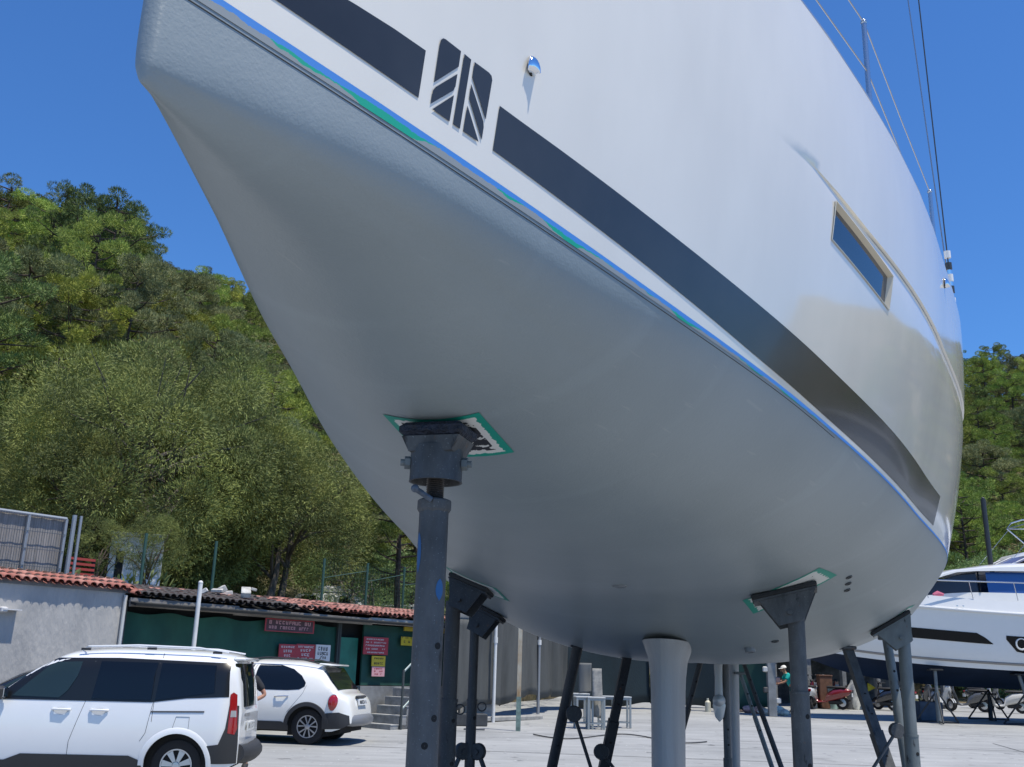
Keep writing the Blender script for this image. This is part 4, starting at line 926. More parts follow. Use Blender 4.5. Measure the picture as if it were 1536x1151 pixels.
c=wpx(13,915); g=G(); g.box((c[0]-.02,-.10,c[1]),(.34,.20,.02)); g.box((c[0]-.16,-.13,c[1]-.005),(.12,.12,.10),bev=.02); o=g.build('wall_lamp',mat('lamp_white',(.6,.6,.6),.4),None); o.matrix_world=wl.matrix_world.copy(); o.location=WA; o.rotation_euler=(0,0,WRZ); tag(o,'small white floodlight bracket fixed high on the grey rendered wall','wall lamp')
g=G(); g.tube([(UC-.02,-.06,0),(UC-.02,-.06,HT-.05)],.035,8); g.build('drain_pipe',mat('pipe_white',(.6,.6,.58),.5),wl)
# --- shed
sh=thing('shed','low shed with green shade cloth front and broken red tile roof','shed',WA,WRZ)
U1=wpx(512,930)[0]; U2=wpx(545,930)[0]; U3=UE+1.0
GRC=mat('shade_cloth',(.012,.085,.062),.85,col2=(.008,.06,.046),vscale=2,stretch=(1,1,.6),bump=.4,bscale=120)
GRD=mat('green_door',(.018,.16,.11),.6,var=.2,vscale=2); TIM=mat('weathered_timber',(.30,.28,.255),.85,col2=(.17,.155,.14),vscale=3,stretch=(.4,4,4),bump=.5,bscale=30)
DK=mat('shed_dark',(.012,.014,.014),.9)
P=[]
for i in range(120):
    u=UC+.08+(U1-UC-.08)*i/119; P.append([Vector((u,.12+.035*math.sin(u*3.1)*math.sin(z*1.7+u)+.015*math.sin(u*9),z)) for z in np.linspace(.05,2.42+.03*math.sin(u*5),10)])
g=G(); g.grid(P); g.build('shade_cloth_front',GRC,sh)
g=G(); g.box(((UC+U3)/2,1.6,1.3),(U3-UC,2.6,2.6)); g.build('inner_wall',DK,sh,smooth=False)
g=G()
for u in (UC+.06,U1-.02,U1+.02): g.box((u,.05,1.3),(.07,.07,2.6))
g.build('post',mat('post_dark',(.035,.045,.045),.7),sh,smooth=False)
g=G(); g.box(((U1+U2)/2+.03,.14,1.12),(U2-U1-.10,.05,2.1)); d_=g.build('door',GRD,sh,smooth=False); g=G(); g.box((U1+.05,.10,1.3),(.05,.06,2.5)); g.build('door_frame',mat('frame_grey',(.35,.38,.37),.6),d_,smooth=False)
g=G(); 
for (a,b,z,h,th) in ((UC,UC+(U1-UC)*.45,2.60,.17,.05),(UC+(U1-UC)*.43,U2+.1,2.57,.16,.045)): g.box(((a+b)/2,-.20,z),(b-a,th,h))
g.build('fascia_board',TIM,sh,smooth=False)
g=G(); g.box(((U2+.1+U3)/2,-.18,2.60),(U3-U2,.05,.15)); g.build('fascia_board',mat('fascia_pale',(.42,.40,.37),.8,var=.25,vscale=4),sh,smooth=False)
g=G(); g.box(((U2+1.1+U3)/2+.3,-.12,2.46),(U3-U2-1.0,.04,.10)); g.build('yellow_batten',mat('yellow_paint',(.45,.33,.03),.7,var=.2),sh,smooth=False)
g=G(); g.box(((UC+U3)/2,.6,2.72),(U3-UC,2.1,.05),M=Matrix.Rotation(.16,4,'X')); g.build('roof_deck',DK,sh,smooth=False)
def pk(u,r):
    t=(u-UC)/(UE-UC)
    q=random.random()
    if t<.06: return 0 if q<.8 else 2
    if t<.46: return 2 if q<.9 else 1
    if t<.66: return (2 if r==0 and q<.5 else 1 if q<.55 else 0)
    return 1 if q<.6 else 0
umid=UC+(UE-UC)*.40
tiles('roof_tile',UC+.1,umid,[TR,TR2,TB,TD],sh,pk,rows=5,over=.28,z0=HT-.03,slope=.16,messy=.12)
tiles('roof_tile',umid,UC+(UE-UC)*.72,[TR,TR2,TB,TD],sh,pk,rows=5,over=.28,z0=HT-.03,slope=.16,messy=.38)
tiles('roof_tile',UC+(UE-UC)*.72,U3,[TR,TR2,TB,TD],sh,pk,rows=5,over=.28,z0=HT-.03,slope=.16,messy=.12)
for i in range(6): g=G(); g.box((umid-1.4+random.gauss(0,.5),.35+random.uniform(-.3,.5),HT+.20+random.uniform(0,.12)),(random.uniform(.1,.3),random.uniform(.1,.25),random.uniform(.05,.14)),M=Matrix.Rotation(random.uniform(-1,1),4,'Z')@Matrix.Rotation(random.uniform(-.6,.6),4,'Y'),bev=.01); o=g.build('roof_rubble',mat('rubble_pale',(.5,.49,.46),.9,var=.4,vscale=4),sh)
# right-hand recess: plinth, green back wall
g=G(); g.box(((U2+U3)/2+.05,.08,1.78),(U3-U2-.1,.05,1.45)); g.build('green_panel',mat('dark_green_panel',(.008,.055,.042),.7,var=.2,vscale=1.5),sh,smooth=False)
g=G(); g.box(((U2+U3)/2,.30,.52),(U3-U2,.7,1.04)); g.build('plinth',mat('plinth_grey',(.20,.21,.215),.9,var=.25,vscale=3),sh,smooth=False)
# white pole in front of the cloth
c=WPt(wpx(291,965,.5)[0],.5); pt=thing('white_pole','slim white pole standing in front of the dark green shade cloth','pole',(c.x,c.y,0)); zt_=wpx(296,874,.5)[1]
g=G(); g.tube([(0,0,0),(0,0,zt_)],.045,12); g.build('shaft',mat('pole_white',(.68,.68,.66),.5,var=.08),pt); g=G(); g.ball((0,0,zt_),.05,6); g.build('cap',mat('pole_white',(.7,.7,.68),.5),pt)
# signs
def sign(name,label,x0,y0,x1,y1,o,mb,mf,rows,border=None,th=.02,cat='sign',group=None):
    ua,za=wpx(x0,y0,o); ub,zb=wpx(x1,y1,o); uc,zc_=(ua+ub)/2,(za+zb)/2; w_,h_=abs(ub-ua)/2,abs(za-zb)/2
    r=thing(name,label,cat,WPt(uc,o,zc_-h_),WRZ,group)
    g=G(); g.box((0,0,h_),(2*w_,th,2*h_)); bd=g.build('board',mb,r,smooth=False)
    fn=lambda u,v:Vector((u*w_,-th/2-.003,h_+v*h_))
    if border:
        g=G()
        for a,b,c_,d_ in ((-1,-1,1,-.86),(-1,.86,1,1),(-1,-.86,-.95,.86),(.95,-.86,1,.86)): g.add([fn(a,b),fn(c_,b),fn(c_,d_),fn(a,d_)],[(0,1,2,3)])
        g.build('border',border,bd,smooth=False)
    g=G(); face_text(g,fn,rows); g.build('lettering',mf,bd,smooth=False); return r
SRD=mat('sign_red',(.36,.03,.045),.5,var=.15,vscale=6); SDK=mat('sign_faded_brown',(.07,.035,.045),.6,var=.3,vscale=5); SWT=mat('sign_white_ink',(.62,.62,.62),.6); SYL=mat('sign_yellow',(.55,.42,.03),.5); SIB=mat('sign_black_ink',(.03,.03,.035),.6); SPK=mat('sign_pink_ink',(.55,.30,.33),.6)
sign('wide_sign','wide dark sign with red border and two rows of white lettering under the roof',398,927,470,951,.02,SDK,SPK,[(.15,.72,-.85,.85,13),(-.6,-.1,-.85,.8,15)],border=SRD)
sign('red_notice','left small red notice with white lettering on the green cloth above the white car',419,966,443,992,.0,SRD,SWT,[(.55,.8,-.8,.8,6),(.0,.35,-.5,.5,4),(-.5,-.2,-.4,.4,3),(-.9,-.65,-.85,.85,7)],group='red notices on the green cloth')
sign('red_notice','right small red notice with white lettering beside the white notice',445,966,471,992,.0,SRD,SWT,[(.55,.8,-.85,.85,8),(.1,.4,-.6,.6,4),(-.45,-.1,-.45,.45,3),(-.9,-.62,-.85,.85,8)],group='red notices on the green cloth')
sign('white_notice','small white notice with black slanted lettering between red notice and green door',474,967,494,992,.0,SWT,SIB,[(.25,.75,-.7,.65,4),(-.3,.12,-.75,.75,5),(-.8,-.45,-.6,.5,4)])
sign('red_notice_board','large red sign with five rows of white lettering right of the green door',546,955,581,983,.06,SRD,SWT,[(.66,.82,-.8,.8,11),(.3,.46,-.85,.85,13),(-.06,.12,-.85,.85,12),(-.44,-.28,-.8,.8,11),(-.84,-.68,-.7,.7,10)])
sign('warning_notice','yellow warning notice with black lettering above a pink notice',558,984,577,1000,.06,SYL,SIB,[(.35,.7,-.7,.7,5),(-.65,-.2,-.7,.7,5)])
sign('pink_notice','pale pink notice with red lettering under the yellow warning notice',558,1000,576,1015,.06,SPK,SRD,[(.45,.75,-.7,.7,5),(-.1,.2,-.7,.7,5),(-.7,-.4,-.6,.6,4)])
sign('yellow_sign','small square yellow sign high on the dark green panel near the steps',602,955,618,969,.06,SYL,SIB,[(.6,.95,-.9,.9,6),(-.4,.1,-.6,.6,3)])
# steps with railing
ug,_=wpx(588,1040,.9); stp=thing('concrete_steps','five grey concrete steps with metal handrail leading up to the shed platform','steps',WPt(ug-.45,.35,0),WRZ)
CON=mat('step_concrete',(.23,.235,.235),.9,var=.25,vscale=4,bump=.5,bscale=30); CT=mat('step_tread',(.38,.385,.38),.9,var=.15,vscale=6)
for k in range(5):
    h=.20*(k+1); x0=k*.26; g=G(); g.box((x0+(1.55-x0)/2,-.5,h/2),(1.55-x0,1.0,h-.004)); st_=g.build('step',CON,stp,smooth=False); g=G(); g.box((x0+.13,-.5,h+.004),(.27,1.02,.02)); g.build('tread',CT,st_,smooth=False)
RAILM=mat('rail_green_grey',(.30,.36,.35),.5,.4)
g=G(); g.tube([(.30,-1.04,0),(.30,-1.04,1.45)],.03,8); g.build('rail_post',mat('rail_dark',(.05,.06,.06),.6),stp)
for z in (.55,1.05+.35): g=G(); g.tube([(.30,-1.04,z),(1.5,-1.04,z+.92)],.024,8); g.build('handrail',RAILM,stp)
# bags of empty bottles
for k,(px,py,lb) in enumerate(((553,1058,'left clear plastic sack of empty bottles by the steps'),(566,1056,'larger clear plastic sack of bottles leaning on the steps'))):
    p=onground(px,py+14); g=G(); r=.26+.04*k; M=Matrix.Translation((p.x,p.y,.32+.4))
    P=[]
    for i in range(17):
        z=-.32+.72*i/16; rr=r*(math.sin(math.pi*min(1,(i+1.2)/17.5)))**.5; P.append([Vector((p.x+rr*(1+.13*math.sin(a*5+z*9))*math.cos(a),p.y+rr*(1+.1*math.cos(a*4-z*12))*math.sin(a),.34+z+.03*math.sin(a*3))) for a in [2*math.pi*j/28 for j in range(29)]])
    g.grid(P); o=g.build('bottle_sack',mat('clear_sack',(.50,.55,.57),.25,col2=(.2,.24,.26),vscale=14,spec=.8,bump=1,bscale=18),loc=(p.x,p.y,0)); tag(o,lb,'sack',group='plastic sacks by the steps')
p=onground(562,1076); g=G(); g.box((p.x,p.y,.10),(.42,.30,.2),bev=.03,taper=1); o=g.build('plastic_tub',mat('tub_blue',(.12,.3,.42),.4),loc=(p.x,p.y,0)); tag(o,'pale blue plastic tub on the ground beside the steps','tub')
g=G(); g.box((p.x-.02,p.y,.235),(.34,.24,.07),bev=.02); o=g.build('yellow_cloth',mat('cloth_yellow',(.6,.48,.08),.8,bump=1,bscale=20),loc=(p.x,p.y,.2)); tag(o,'crumpled yellow cloth lying on the blue plastic tub','cloth')
# ---------------------------------------------------------------- upper level behind the wall
FEN=mat('gate_grey',(.30,.33,.36),.5,.4); MESH=mat('reed_screen',(.30,.29,.285),.9,col2=(.19,.185,.18),vscale=30,stretch=(1,1,.06))
ga=thing('mesh_gate','grey steel framed gate with pale screen above the tiled wall, far left','gate',WPt(0,-.75,2.75),WRZ)
def gp(px,py): u,z=wpx(px,py,-.75); return u,z-2.75
uL=gp(0,800)[0]-1.6; uR=gp(97,800)[0]; zT=gp(50,772)[1]+.0; zB=.12
g=G()
for u in (uL,gp(40,800)[0],uR): g.tube([(u,0,0),(u,0,zT)],.035,8)
for z in (zT,zB): g.tube([(uL,0,z),(uR,0,z)],.035,8)
g.build('frame',FEN,ga); g=G(); g.grid([[(uL+(uR-uL)*i/60,.05+.003*math.sin(i*1.1),zB+(zT-zB)*j/6) for j in range(7)] for i in range(61)]); g.build('screen',MESH,ga)
g=G()
for i in range(int((uR-uL)/.05)): g.tube([(uL+i*.05,-.03,zB),(uL+i*.05,-.03,zT)],.0035,4,cap=False)
for j in range(1,4): g.tube([(uL+(uR-uL)*i/20,-.04,zB+(zT-zB)*j/4+.010*math.sin(i*.22+j)) for i in range(21)],.007,4)
g.build('wire_mesh',mat('mesh_wire',(.12,.135,.15),.5,.5),ga)
g=G()
for x in (.16,.30): g.tube([(uR+x,0,-.3),(uR+x,0,zT+.10)],.045 if x<.2 else .03,8)
g.build('gate_post',FEN,ga)
# green mesh fence posts with wire
fp=thing('wire_fence','dark green wire fence with tall posts above the shed roof','fence',WPt(0,-1.6,2.8),WRZ)
us=[]
for px,pt_ in ((220,800),(325,812),(487,838),(552,845),(607,851)):
    u,z=wpx(px,pt_,-1.6); us.append((u,z-2.8)); g=G(); g.tube([(u,0,-.2),(u,0,z-2.8)],.035,8); g.build('fence_post',mat('post_green',(.03,.085,.065),.6),fp)
us.append((us[-1][0]+2.2,us[-1][1]))
g=G()
for (u0,z0),(u1,z1) in zip(us[2:],us[3:]):
    g.tube([(u0,0,z0-.5),(u1,0,z0-.18)],.012,5)
    n_=int((u1-u0)/.10)
    for i in range(n_): 
        u=u0+(u1-u0)*i/n_; g.tube([(u,0,0),(u+.0,0,min(z0,z1)-.05)],.0025,3,cap=False)
    for j in range(14): g.tube([(u0,0,.1+j*.11),(u1,0,.1+j*.11)],.0025,3,cap=False)
g.build('wire_mesh',mat('wire_green',(.03,.08,.065),.6),fp)
# red slatted bench-like fence, white hut
rs=thing('slatted_fence','short red slatted fence between the gate post and the tree trunk','fence',WPt(wpx(120,850,-3)[0],-3,2.85),WRZ)
w0=(wpx(142,850,-3)[0]-wpx(98,850,-3)[0]); z0=wpx(120,836,-3)[1]-2.85
for k in range(6): g=G(); g.box((0,0,z0-.04-k*.11),(w0,.03,.055)); g.build('slat',mat('slat_red',(.38,.05,.04),.7),rs,smooth=False)
g=G()
for s_ in (-1,1): g.box((s_*w0*.48,.03,z0/2),(.06,.06,z0))
g.build('fence_post',DK,rs,smooth=False)
hutp=at(200,868,31); hz=hill_h(hutp.x,hutp.y)
hu=thing('white_hut','small white hut with dark doorway half hidden behind tree trunks','hut',(hutp.x,hutp.y,hz-.2),.35)
g=G(); g.box((0,0,1.0),(1.5,1.3,2.0)); g.build('wall',mat('hut_white',(.7,.71,.72),.7,var=.12,vscale=3),hu,smooth=False)
g=G(); g.box((0,0,2.06),(1.65,1.5,.10)); g.build('roof',mat('hut_white',(.7,.71,.72),.7),hu,smooth=False); g=G(); g.box((-.45,-.66,1.15),(.22,.03,.8)); g.build('door',DK,hu,smooth=False); g=G()
for k in range(7): g.box((.2,-.655,.4+k*.22),(.9,.02,.012))
g.build('louvre',mat('louvre_grey',(.35,.36,.37),.6),hu,smooth=False)
# small white van parked on the upper level
vp=at(500,905,44); vz=hill_h(vp.x,vp.y); zt_=at(500,888,44).z
q=Car(4.1,1.7,1.15,[(0,.7),(.1,.9),(.8,1.05),(1.35,1.6),(1.8,1.75),(3.7,1.74),(4.0,1.6),(4.1,1.0)],[(0,.3),(4.1,.3)],tumble=.10,arch=(.8,3.3),archr=.36,pw=8); q.rw=.32
sv=thing('parked_van','small white van with roof box parked on the upper level behind the shed','van',(vp.x+2.4,vp.y,zt_-1.78),math.pi-.12)
q.body(PW,sv); 
for sd in (-1,1): q.panel('side_window',[(1.3,1.17),(1.6,1.55),(2.0,1.6),(2.0,1.17)],GLS,sv,.006,sd); q.panel('rear_side_window',[(3.0,1.2),(3.0,1.58),(3.65,1.56),(3.8,1.25)],GLS,sv,.006,sd)
g=G(); g.box((2.6,0,1.88),(1.5,1.1,.28),bev=.08); g.build('roof_box',PW,sv)
for sd in (-1,1):
    for x in (.8,3.3): wheel(sv,x,sd*.76,.32,.2,sd,6,'T')
# white railing
rl=thing('white_railing','low white railing on the upper level right of the small van','railing',at(570,905,47)-Vector((0,0,.9)),0.0)
RW=mat('railing_white',(.72,.72,.70),.6)
for k in range(26): g=G(); g.box((k*.17,0,.45),(.07,.04,.9)); g.build('picket',RW,rl,smooth=False)
g=G(); g.box((2.15,0,.82),(4.4,.06,.07)); g.box((2.15,0,.2),(4.4,.06,.07)); g.build('rail',RW,rl,smooth=False)
# tiled house far left
hp_=at(2,772,44); hz=hp_.z
ho=thing('tiled_house','house with faded red tile roof at the far left among the pines','house',(hp_.x-3.2,hp_.y,hz-2.2),.25)
g=G(); g.box((0,0,0),(7.2,6,4.6)); g.build('wall',mat('house_tan',(.42,.36,.30),.9,var=.1),ho,smooth=False)
g=G(); g.add([(-4.2,-3.6,2.35),(4.2,-3.6,2.35),(4.2,3.6,2.35),(-4.2,3.6,2.35),(-1,0,3.7),(1,0,3.7)],[(0,1,5,4),(1,2,5),(2,3,4,5),(3,0,4),(3,2,1,0)]); g.build('roof',mat('roof_pale_red',(.55,.25,.18),.9,col2=(.42,.17,.12),vscale=9,bump=1,bscale=12,stretch=(4,1,1)),ho,smooth=False)
g=G(); g.box((0,-3.03,1.2),(1.2,.06,1.2)); w_=g.build('window',DK,ho,smooth=False)
# ---------------------------------------------------------------- tarpaulin enclosures behind the yacht
def cloth(name,label,a,b,z0,z1,m_,group=None,cat='tarpaulin',amp=.06,seed=1,fold=3.2,n=None,sag=.0):
    a=Vector(a);b=Vector(b);d=b-a;Ln=d.length;dn=d.normalized();nn=Vector((dn.y,-dn.x,0)); n=n or int(Ln/.06)+2; rs=random.Random(seed); ph=[rs.uniform(0,6.28) for _ in range(8)]; P=[]
    for i in range(n):
        t=i/(n-1);u=t*Ln; row=[]
        for j in range(15):
            s=j/14; z=z0+(z1-z0)*s; k=1-.75*s
            o=amp*(math.sin(u*fold+ph[0]+.6*math.sin(u*1.1+ph[1]))*k+.5*math.sin(u*fold*2.3+ph[2]+s*1.5)*k+.35*math.sin(u*.9+s*4+ph[3]))
            zz=z+(1-s)*(.07*math.sin(u*1.3+ph[4])+.04*math.sin(u*3.7+ph[5])); row.append(a+dn*u+nn*(o+s*sag)+Vector((0,0,zz)))
        P.append(row)
    g=G(); g.grid(P); o=g.build(name,m_,loc=a,angle=80); so_=o.modifiers.new('t','SOLIDIFY'); so_.thickness=.006; return tag(o,label,cat,group)
TG=mat('tarp_grey',(.105,.11,.105),.75,col2=(.07,.073,.07),vscale=1.1,stretch=(2,2,.4),bump=.4,bscale=50,trans=.12); TGL=mat('tarp_light',(.26,.26,.245),.7,var=.15,vscale=2,stretch=(2,2,.5),trans=.1)
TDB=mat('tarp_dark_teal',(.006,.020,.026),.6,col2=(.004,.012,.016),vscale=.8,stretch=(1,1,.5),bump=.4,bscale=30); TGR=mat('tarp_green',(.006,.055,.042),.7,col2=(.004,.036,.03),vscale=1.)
gp0=Vector((-1.9,26.6,.16)); gp1=Vector((.0,30.0,0)); 
def gpt(px,y): r=ray(px,1000); return Vector((r.x*y,y,gz(y)))
A0,A1,A2,A3,A4,A5=gpt(676,26.8),gpt(738,28.5),gpt(776,30.5),gpt(808,32.5),gpt(850,35.5),gpt(868,37)
cloth('grey_tarpaulin','grey tarpaulin curtain left of the two slim poles, with pale strip above',A0,A1,.42,2.62,TG,'grey tarpaulins',seed=2,sag=.05)
cloth('pale_sheet','pale grey sheet hanging above the leftmost grey tarpaulin',A0+Vector((-.1,.05,0)),A1+Vector((0,.1,0)),2.60,4.1,TGL,None,cat='sheet',seed=5,amp=.1)
cloth('grey_tarpaulin','grey tarpaulin curtain between the white pole and the yellowed pole',A1,A2,.45,3.9,TG,'grey tarpaulins',seed=3,amp=.09)
cloth('grey_tarpaulin','grey tarpaulin curtain just right of the yellowed pole',A2,A3,.5,3.9,TG,'grey tarpaulins',seed=4,amp=.05)
cloth('grey_tarpaulin','dark grey tarpaulin curtain meeting the teal cover',A3,A4,.42,3.9,mat('tarp_grey_dark',(.075,.08,.078),.75,col2=(.045,.05,.05),vscale=1.,stretch=(2,2,.4)),'grey tarpaulins',seed=6,amp=.10)
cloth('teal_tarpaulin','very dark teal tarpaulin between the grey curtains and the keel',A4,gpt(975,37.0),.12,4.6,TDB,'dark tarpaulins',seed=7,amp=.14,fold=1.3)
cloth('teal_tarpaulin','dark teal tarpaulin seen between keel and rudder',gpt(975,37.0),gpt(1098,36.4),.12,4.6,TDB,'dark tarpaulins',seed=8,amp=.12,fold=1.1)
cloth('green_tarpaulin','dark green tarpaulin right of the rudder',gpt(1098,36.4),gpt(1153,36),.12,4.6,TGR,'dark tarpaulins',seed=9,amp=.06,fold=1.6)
# structure the tarps hang on
for k,(p,lb,r_,m_) in enumerate(((A1+Vector((.08,-.25,0)),'slim white pole tied in front of the grey tarpaulins',.045,mat('pole_white',(.6,.6,.6),.5)),(A3+Vector((.0,-.2,0)),'grey pole with white collar at the dark gap between tarpaulins',.05,mat('pole_grey',(.30,.31,.32),.5,.5)))):
    t_=thing('tarpaulin_pole',lb,'pole',(p.x,p.y,gz(p.y)),group='poles holding the tarpaulins'); g=G(); g.tube([(0,0,0),(0,0,4.0)],r_,10); g.build('shaft',m_,t_)
    g=G(); g.tube([(0,0,2.05),(0,0,2.2)],r_*1.35,10); g.build('collar',mat('pole_white',(.6,.6,.6),.5),t_)
p=onground(777,1097); t_=thing('rusty_pole','pale yellowed pole with green foot standing free before the tarpaulins','pole',(p.x,p.y,0))
g=G(); g.box((0,0,1.75),(.10,.06,3.1)); g.build('shaft',mat('pole_yellowed',(.50,.47,.38),.7,col2=(.33,.21,.10),vscale=5,stretch=(1,1,.3)),t_,smooth=False); g=G(); g.box((0,-.004,.45),(.115,.075,.9)); g.build('sleeve',mat('sleeve_green',(.16,.23,.20),.6,var=.3,vscale=8),t_,smooth=False)
g=G(); g.box((-.35,0,.04),(1.4,.12,.08)); g.box((-1.05,0,.07),(.5,.25,.14)); g.build('base_bar',mat('bar_dark',(.10,.105,.11),.7),t_,smooth=False)
for k,(px,py,w_,h_,lb) in enumerate(((712,1080,.9,.42,'low pale concrete block under the left grey tarpaulin'),(765,1081,2.6,.12,'long grey timber beam lying along the foot of the tarpaulins'),(700,1089,1.0,.3,'dark trestle foot beside the low concrete block'))):
    p=onground(px,py); g=G(); g.box((p.x,p.y,p.z+h_/2),(w_,.35,h_),rz=.9 if k==1 else .2,bev=.02); o=g.build(['concrete_block','timber_beam','trestle_foot'][k],mat(['block_pale','beam_grey','trestle_dark'][k],[(.4,.4,.39),(.3,.3,.29),(.05,.055,.06)][k],.85,var=.2,vscale=6),loc=(p.x,p.y,p.z)); tag(o,lb,['block','beam','trestle'][k])
# dark opening backs: shed frame behind the teal tarps, clutter shed to the right
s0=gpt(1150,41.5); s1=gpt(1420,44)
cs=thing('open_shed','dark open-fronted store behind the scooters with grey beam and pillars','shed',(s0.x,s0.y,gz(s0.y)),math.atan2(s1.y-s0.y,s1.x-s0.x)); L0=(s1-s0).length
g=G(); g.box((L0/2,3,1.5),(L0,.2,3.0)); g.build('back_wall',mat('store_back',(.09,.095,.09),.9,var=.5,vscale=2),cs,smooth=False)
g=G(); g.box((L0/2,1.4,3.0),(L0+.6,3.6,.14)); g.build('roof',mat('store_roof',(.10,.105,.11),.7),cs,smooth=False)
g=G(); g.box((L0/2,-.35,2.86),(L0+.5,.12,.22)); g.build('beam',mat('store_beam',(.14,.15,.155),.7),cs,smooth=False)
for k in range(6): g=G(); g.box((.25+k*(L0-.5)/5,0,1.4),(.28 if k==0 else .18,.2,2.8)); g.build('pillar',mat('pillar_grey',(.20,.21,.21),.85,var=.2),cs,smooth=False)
# stools and draped thing
def stool(w_=.42,h=.78):
    t=thing('metal_stool','x','stool',(0,0,0)); m_=mat('stool_grey',(.30,.325,.325),.5,.3)
    g=G(); g.box((0,0,h-.015),(w_+.04,w_+.04,.035),bev=.008); g.build('seat',mat('stool_top',(.42,.44,.44),.5),t)
    for sx in (-1,1):
        for sy in (-1,1): g=G(); g.box((sx*w_*.47,sy*w_*.47,(h-.03)/2),(.05,.05,h-.035)); g.build('leg',m_,t,smooth=False)
    g=G()
    for z in (.14,):
        for s_ in (-1,1): g.box((0,s_*w_*.47,z),(w_*.9,.025,.03)); g.box((s_*w_*.47,0,z),(.025,w_*.9,.03))
    g.box((0,-w_*.47,h-.06),(w_*.9,.03,.05)); g.build('stretcher',m_,t,smooth=False); return t
st0=stool(); SL_=[(875,1093,0.1,'grey metal stool, leftmost of the row behind the leaning props'),(893,1094,.05,'grey metal stool second from the left in the row'),(909,1091,-.1,'grey metal stool in the middle of the row, mostly behind the square prop'),(932,1092,.08,'grey metal stool standing apart at the right end of the row'),(869,1085,.2,'grey metal stool in the second row behind the leftmost stool')]
for k,(px,py,rz,lb) in enumerate(SL_):
    p=onground(px,py); 
    if k==0: st0.location=p; st0.rotation_euler=(0,0,rz); st0['label']=lb; st0['group']='grey stools on the yard'
    else: dup(st0,p,rz,lb,'grey stools on the yard')
MDR=mat('sail_drape',(.36,.35,.32),.8,col2=(.20,.20,.19),vscale=4,bump=.6,bscale=12)
q0=at(868,1040,27.5); q1=at(887,1044,27.5); cloth('draped_cloth','grey cloth hanging from a dark post behind the stools, left of the pale cloth',Vector((q0.x,q0.y,0)),Vector((q1.x,q1.y,0)),.95,1.75,mat('drape_grey',(.14,.145,.14),.8),None,cat='cloth',seed=21,amp=.05,fold=9)
q0=at(889,1040,27.2); q1=at(903,1044,27.2); cloth('draped_cloth','crumpled pale cloth hanging upright behind the grey stools',Vector((q0.x,q0.y,0)),Vector((q1.x,q1.y+.1,0)),.45,1.62,MDR,None,cat='cloth',seed=23,amp=.07,fold=11)
p=onground(1050,1062); g=G(); P=[]
for i in range(13):
    t=i/12; P.append([Vector((p.x+(.05+.45*math.sin(math.pi*min(1,t*.62+.05)))*math.cos(a),p.y+.3*math.sin(a)*t**.5,p.z+1.5-1.1*t)) for a in [2*math.pi*j/20 for j in range(21)]])
g.grid(P); o=g.build('covered_bundle',mat('bundle_pale',(.34,.35,.34),.8,bump=1,bscale=8),loc=(p.x,p.y,p.z)); tag(o,'pale rounded bundle hanging behind the keel in front of the teal tarpaulin','bundle')
# bits on the ground in front of the teal tarps
for k,(px,py,w_,h_,c_,lb) in enumerate(((1062,1068,.10,.45,(.5,.48,.38),'pale upright bottle at the foot of the teal tarpaulin, left of two'),(1076,1068,.10,.4,(.42,.24,.18),'brownish upright bottle at the foot of the teal tarpaulin, right of two'))):
    p=onground(px,py); g=G(); g.lathe([(.001,0),(w_,0),(w_,h_*.7),(w_*.4,h_*.85),(w_*.4,h_),(.001,h_)],14,Matrix.Translation(p)); o=g.build('bottle',mat('bottle%d'%k,c_,.5),loc=tuple(p)); tag(o,lb,'bottle')
for k,(px,py,w_,c_,lb) in enumerate(((1125,1070,.42,(.5,.3,.28),'pale red plastic can heap left of the dark pillar'),(1140,1071,.36,(.55,.28,.2),'orange plastic can by the foot of the dark pillar'),(1147,1073,.3,(.55,.5,.4),'cream plastic can by the foot of the dark pillar'),(1168,1072,.38,(.62,.62,.5),'pale yellow bag lying right of the dark pillar'),(1176,1074,.3,(.5,.52,.45),'pale grey can beside the yellow bag'),(1112,1068,.36,(.5,.4,.38),'pale pink can beside the rudder'))):
    p=onground(px,py); g=G(); P=[]; rs=random.Random(k)
    for i in range(11):
        t=i/10; P.append([Vector((p.x+w_*(1+.25*math.sin(3*a+k+t*4))*math.sin(math.pi*max(.02,min(.98,t*.8+.15)))*math.cos(a)*.7,p.y+w_*.5*math.sin(a)*math.sin(math.pi*max(.02,min(.98,t*.8+.15))),p.z+w_*.75*t)) for a in [2*math.pi*j/18 for j in range(19)]])
    g.grid(P); o=g.build('plastic_can',mat('can%d'%k,c_,.6,var=.35,vscale=7),loc=tuple(p)); tag(o,lb,'plastic can')
    if k<3: o.scale=(1,1,1)
pl=onground(1159,1075); t_=thing('dark_pillar','weathered grey steel pillar beside the turquoise shirted person','pillar',(pl.x,pl.y,gz(pl.y))); g=G(); g.box((0,0,1.6),(.26,.22,3.2),bev=.01); g.build('shaft',mat('pillar_grey',(.20,.21,.21),.85,var=.2),t_)
for k in range(7): g=G(); g.box((-.2 if k%2 else .2,-.05,.5+k*.33),(.16,.12,.18),bev=.03); g.build('hook_bracket',mat('brk%d'%(k%3),[(.5,.5,.48),(.06,.06,.06),(.3,.18,.15)][k%3],.6),t_)
g=G(); p=onground(1156,1093); g.box((p.x,p.y,.07),(1.15,.12,.13),rz=-.02,bev=.01); o=g.build('timber_plank',mat('plank_dark',(.16,.155,.15),.9,var=.25,vscale=5,stretch=(1,6,6)),loc=(p.x,p.y,0)); tag(o,'dark timber plank lying on the yard behind the midship jack stand','plank')
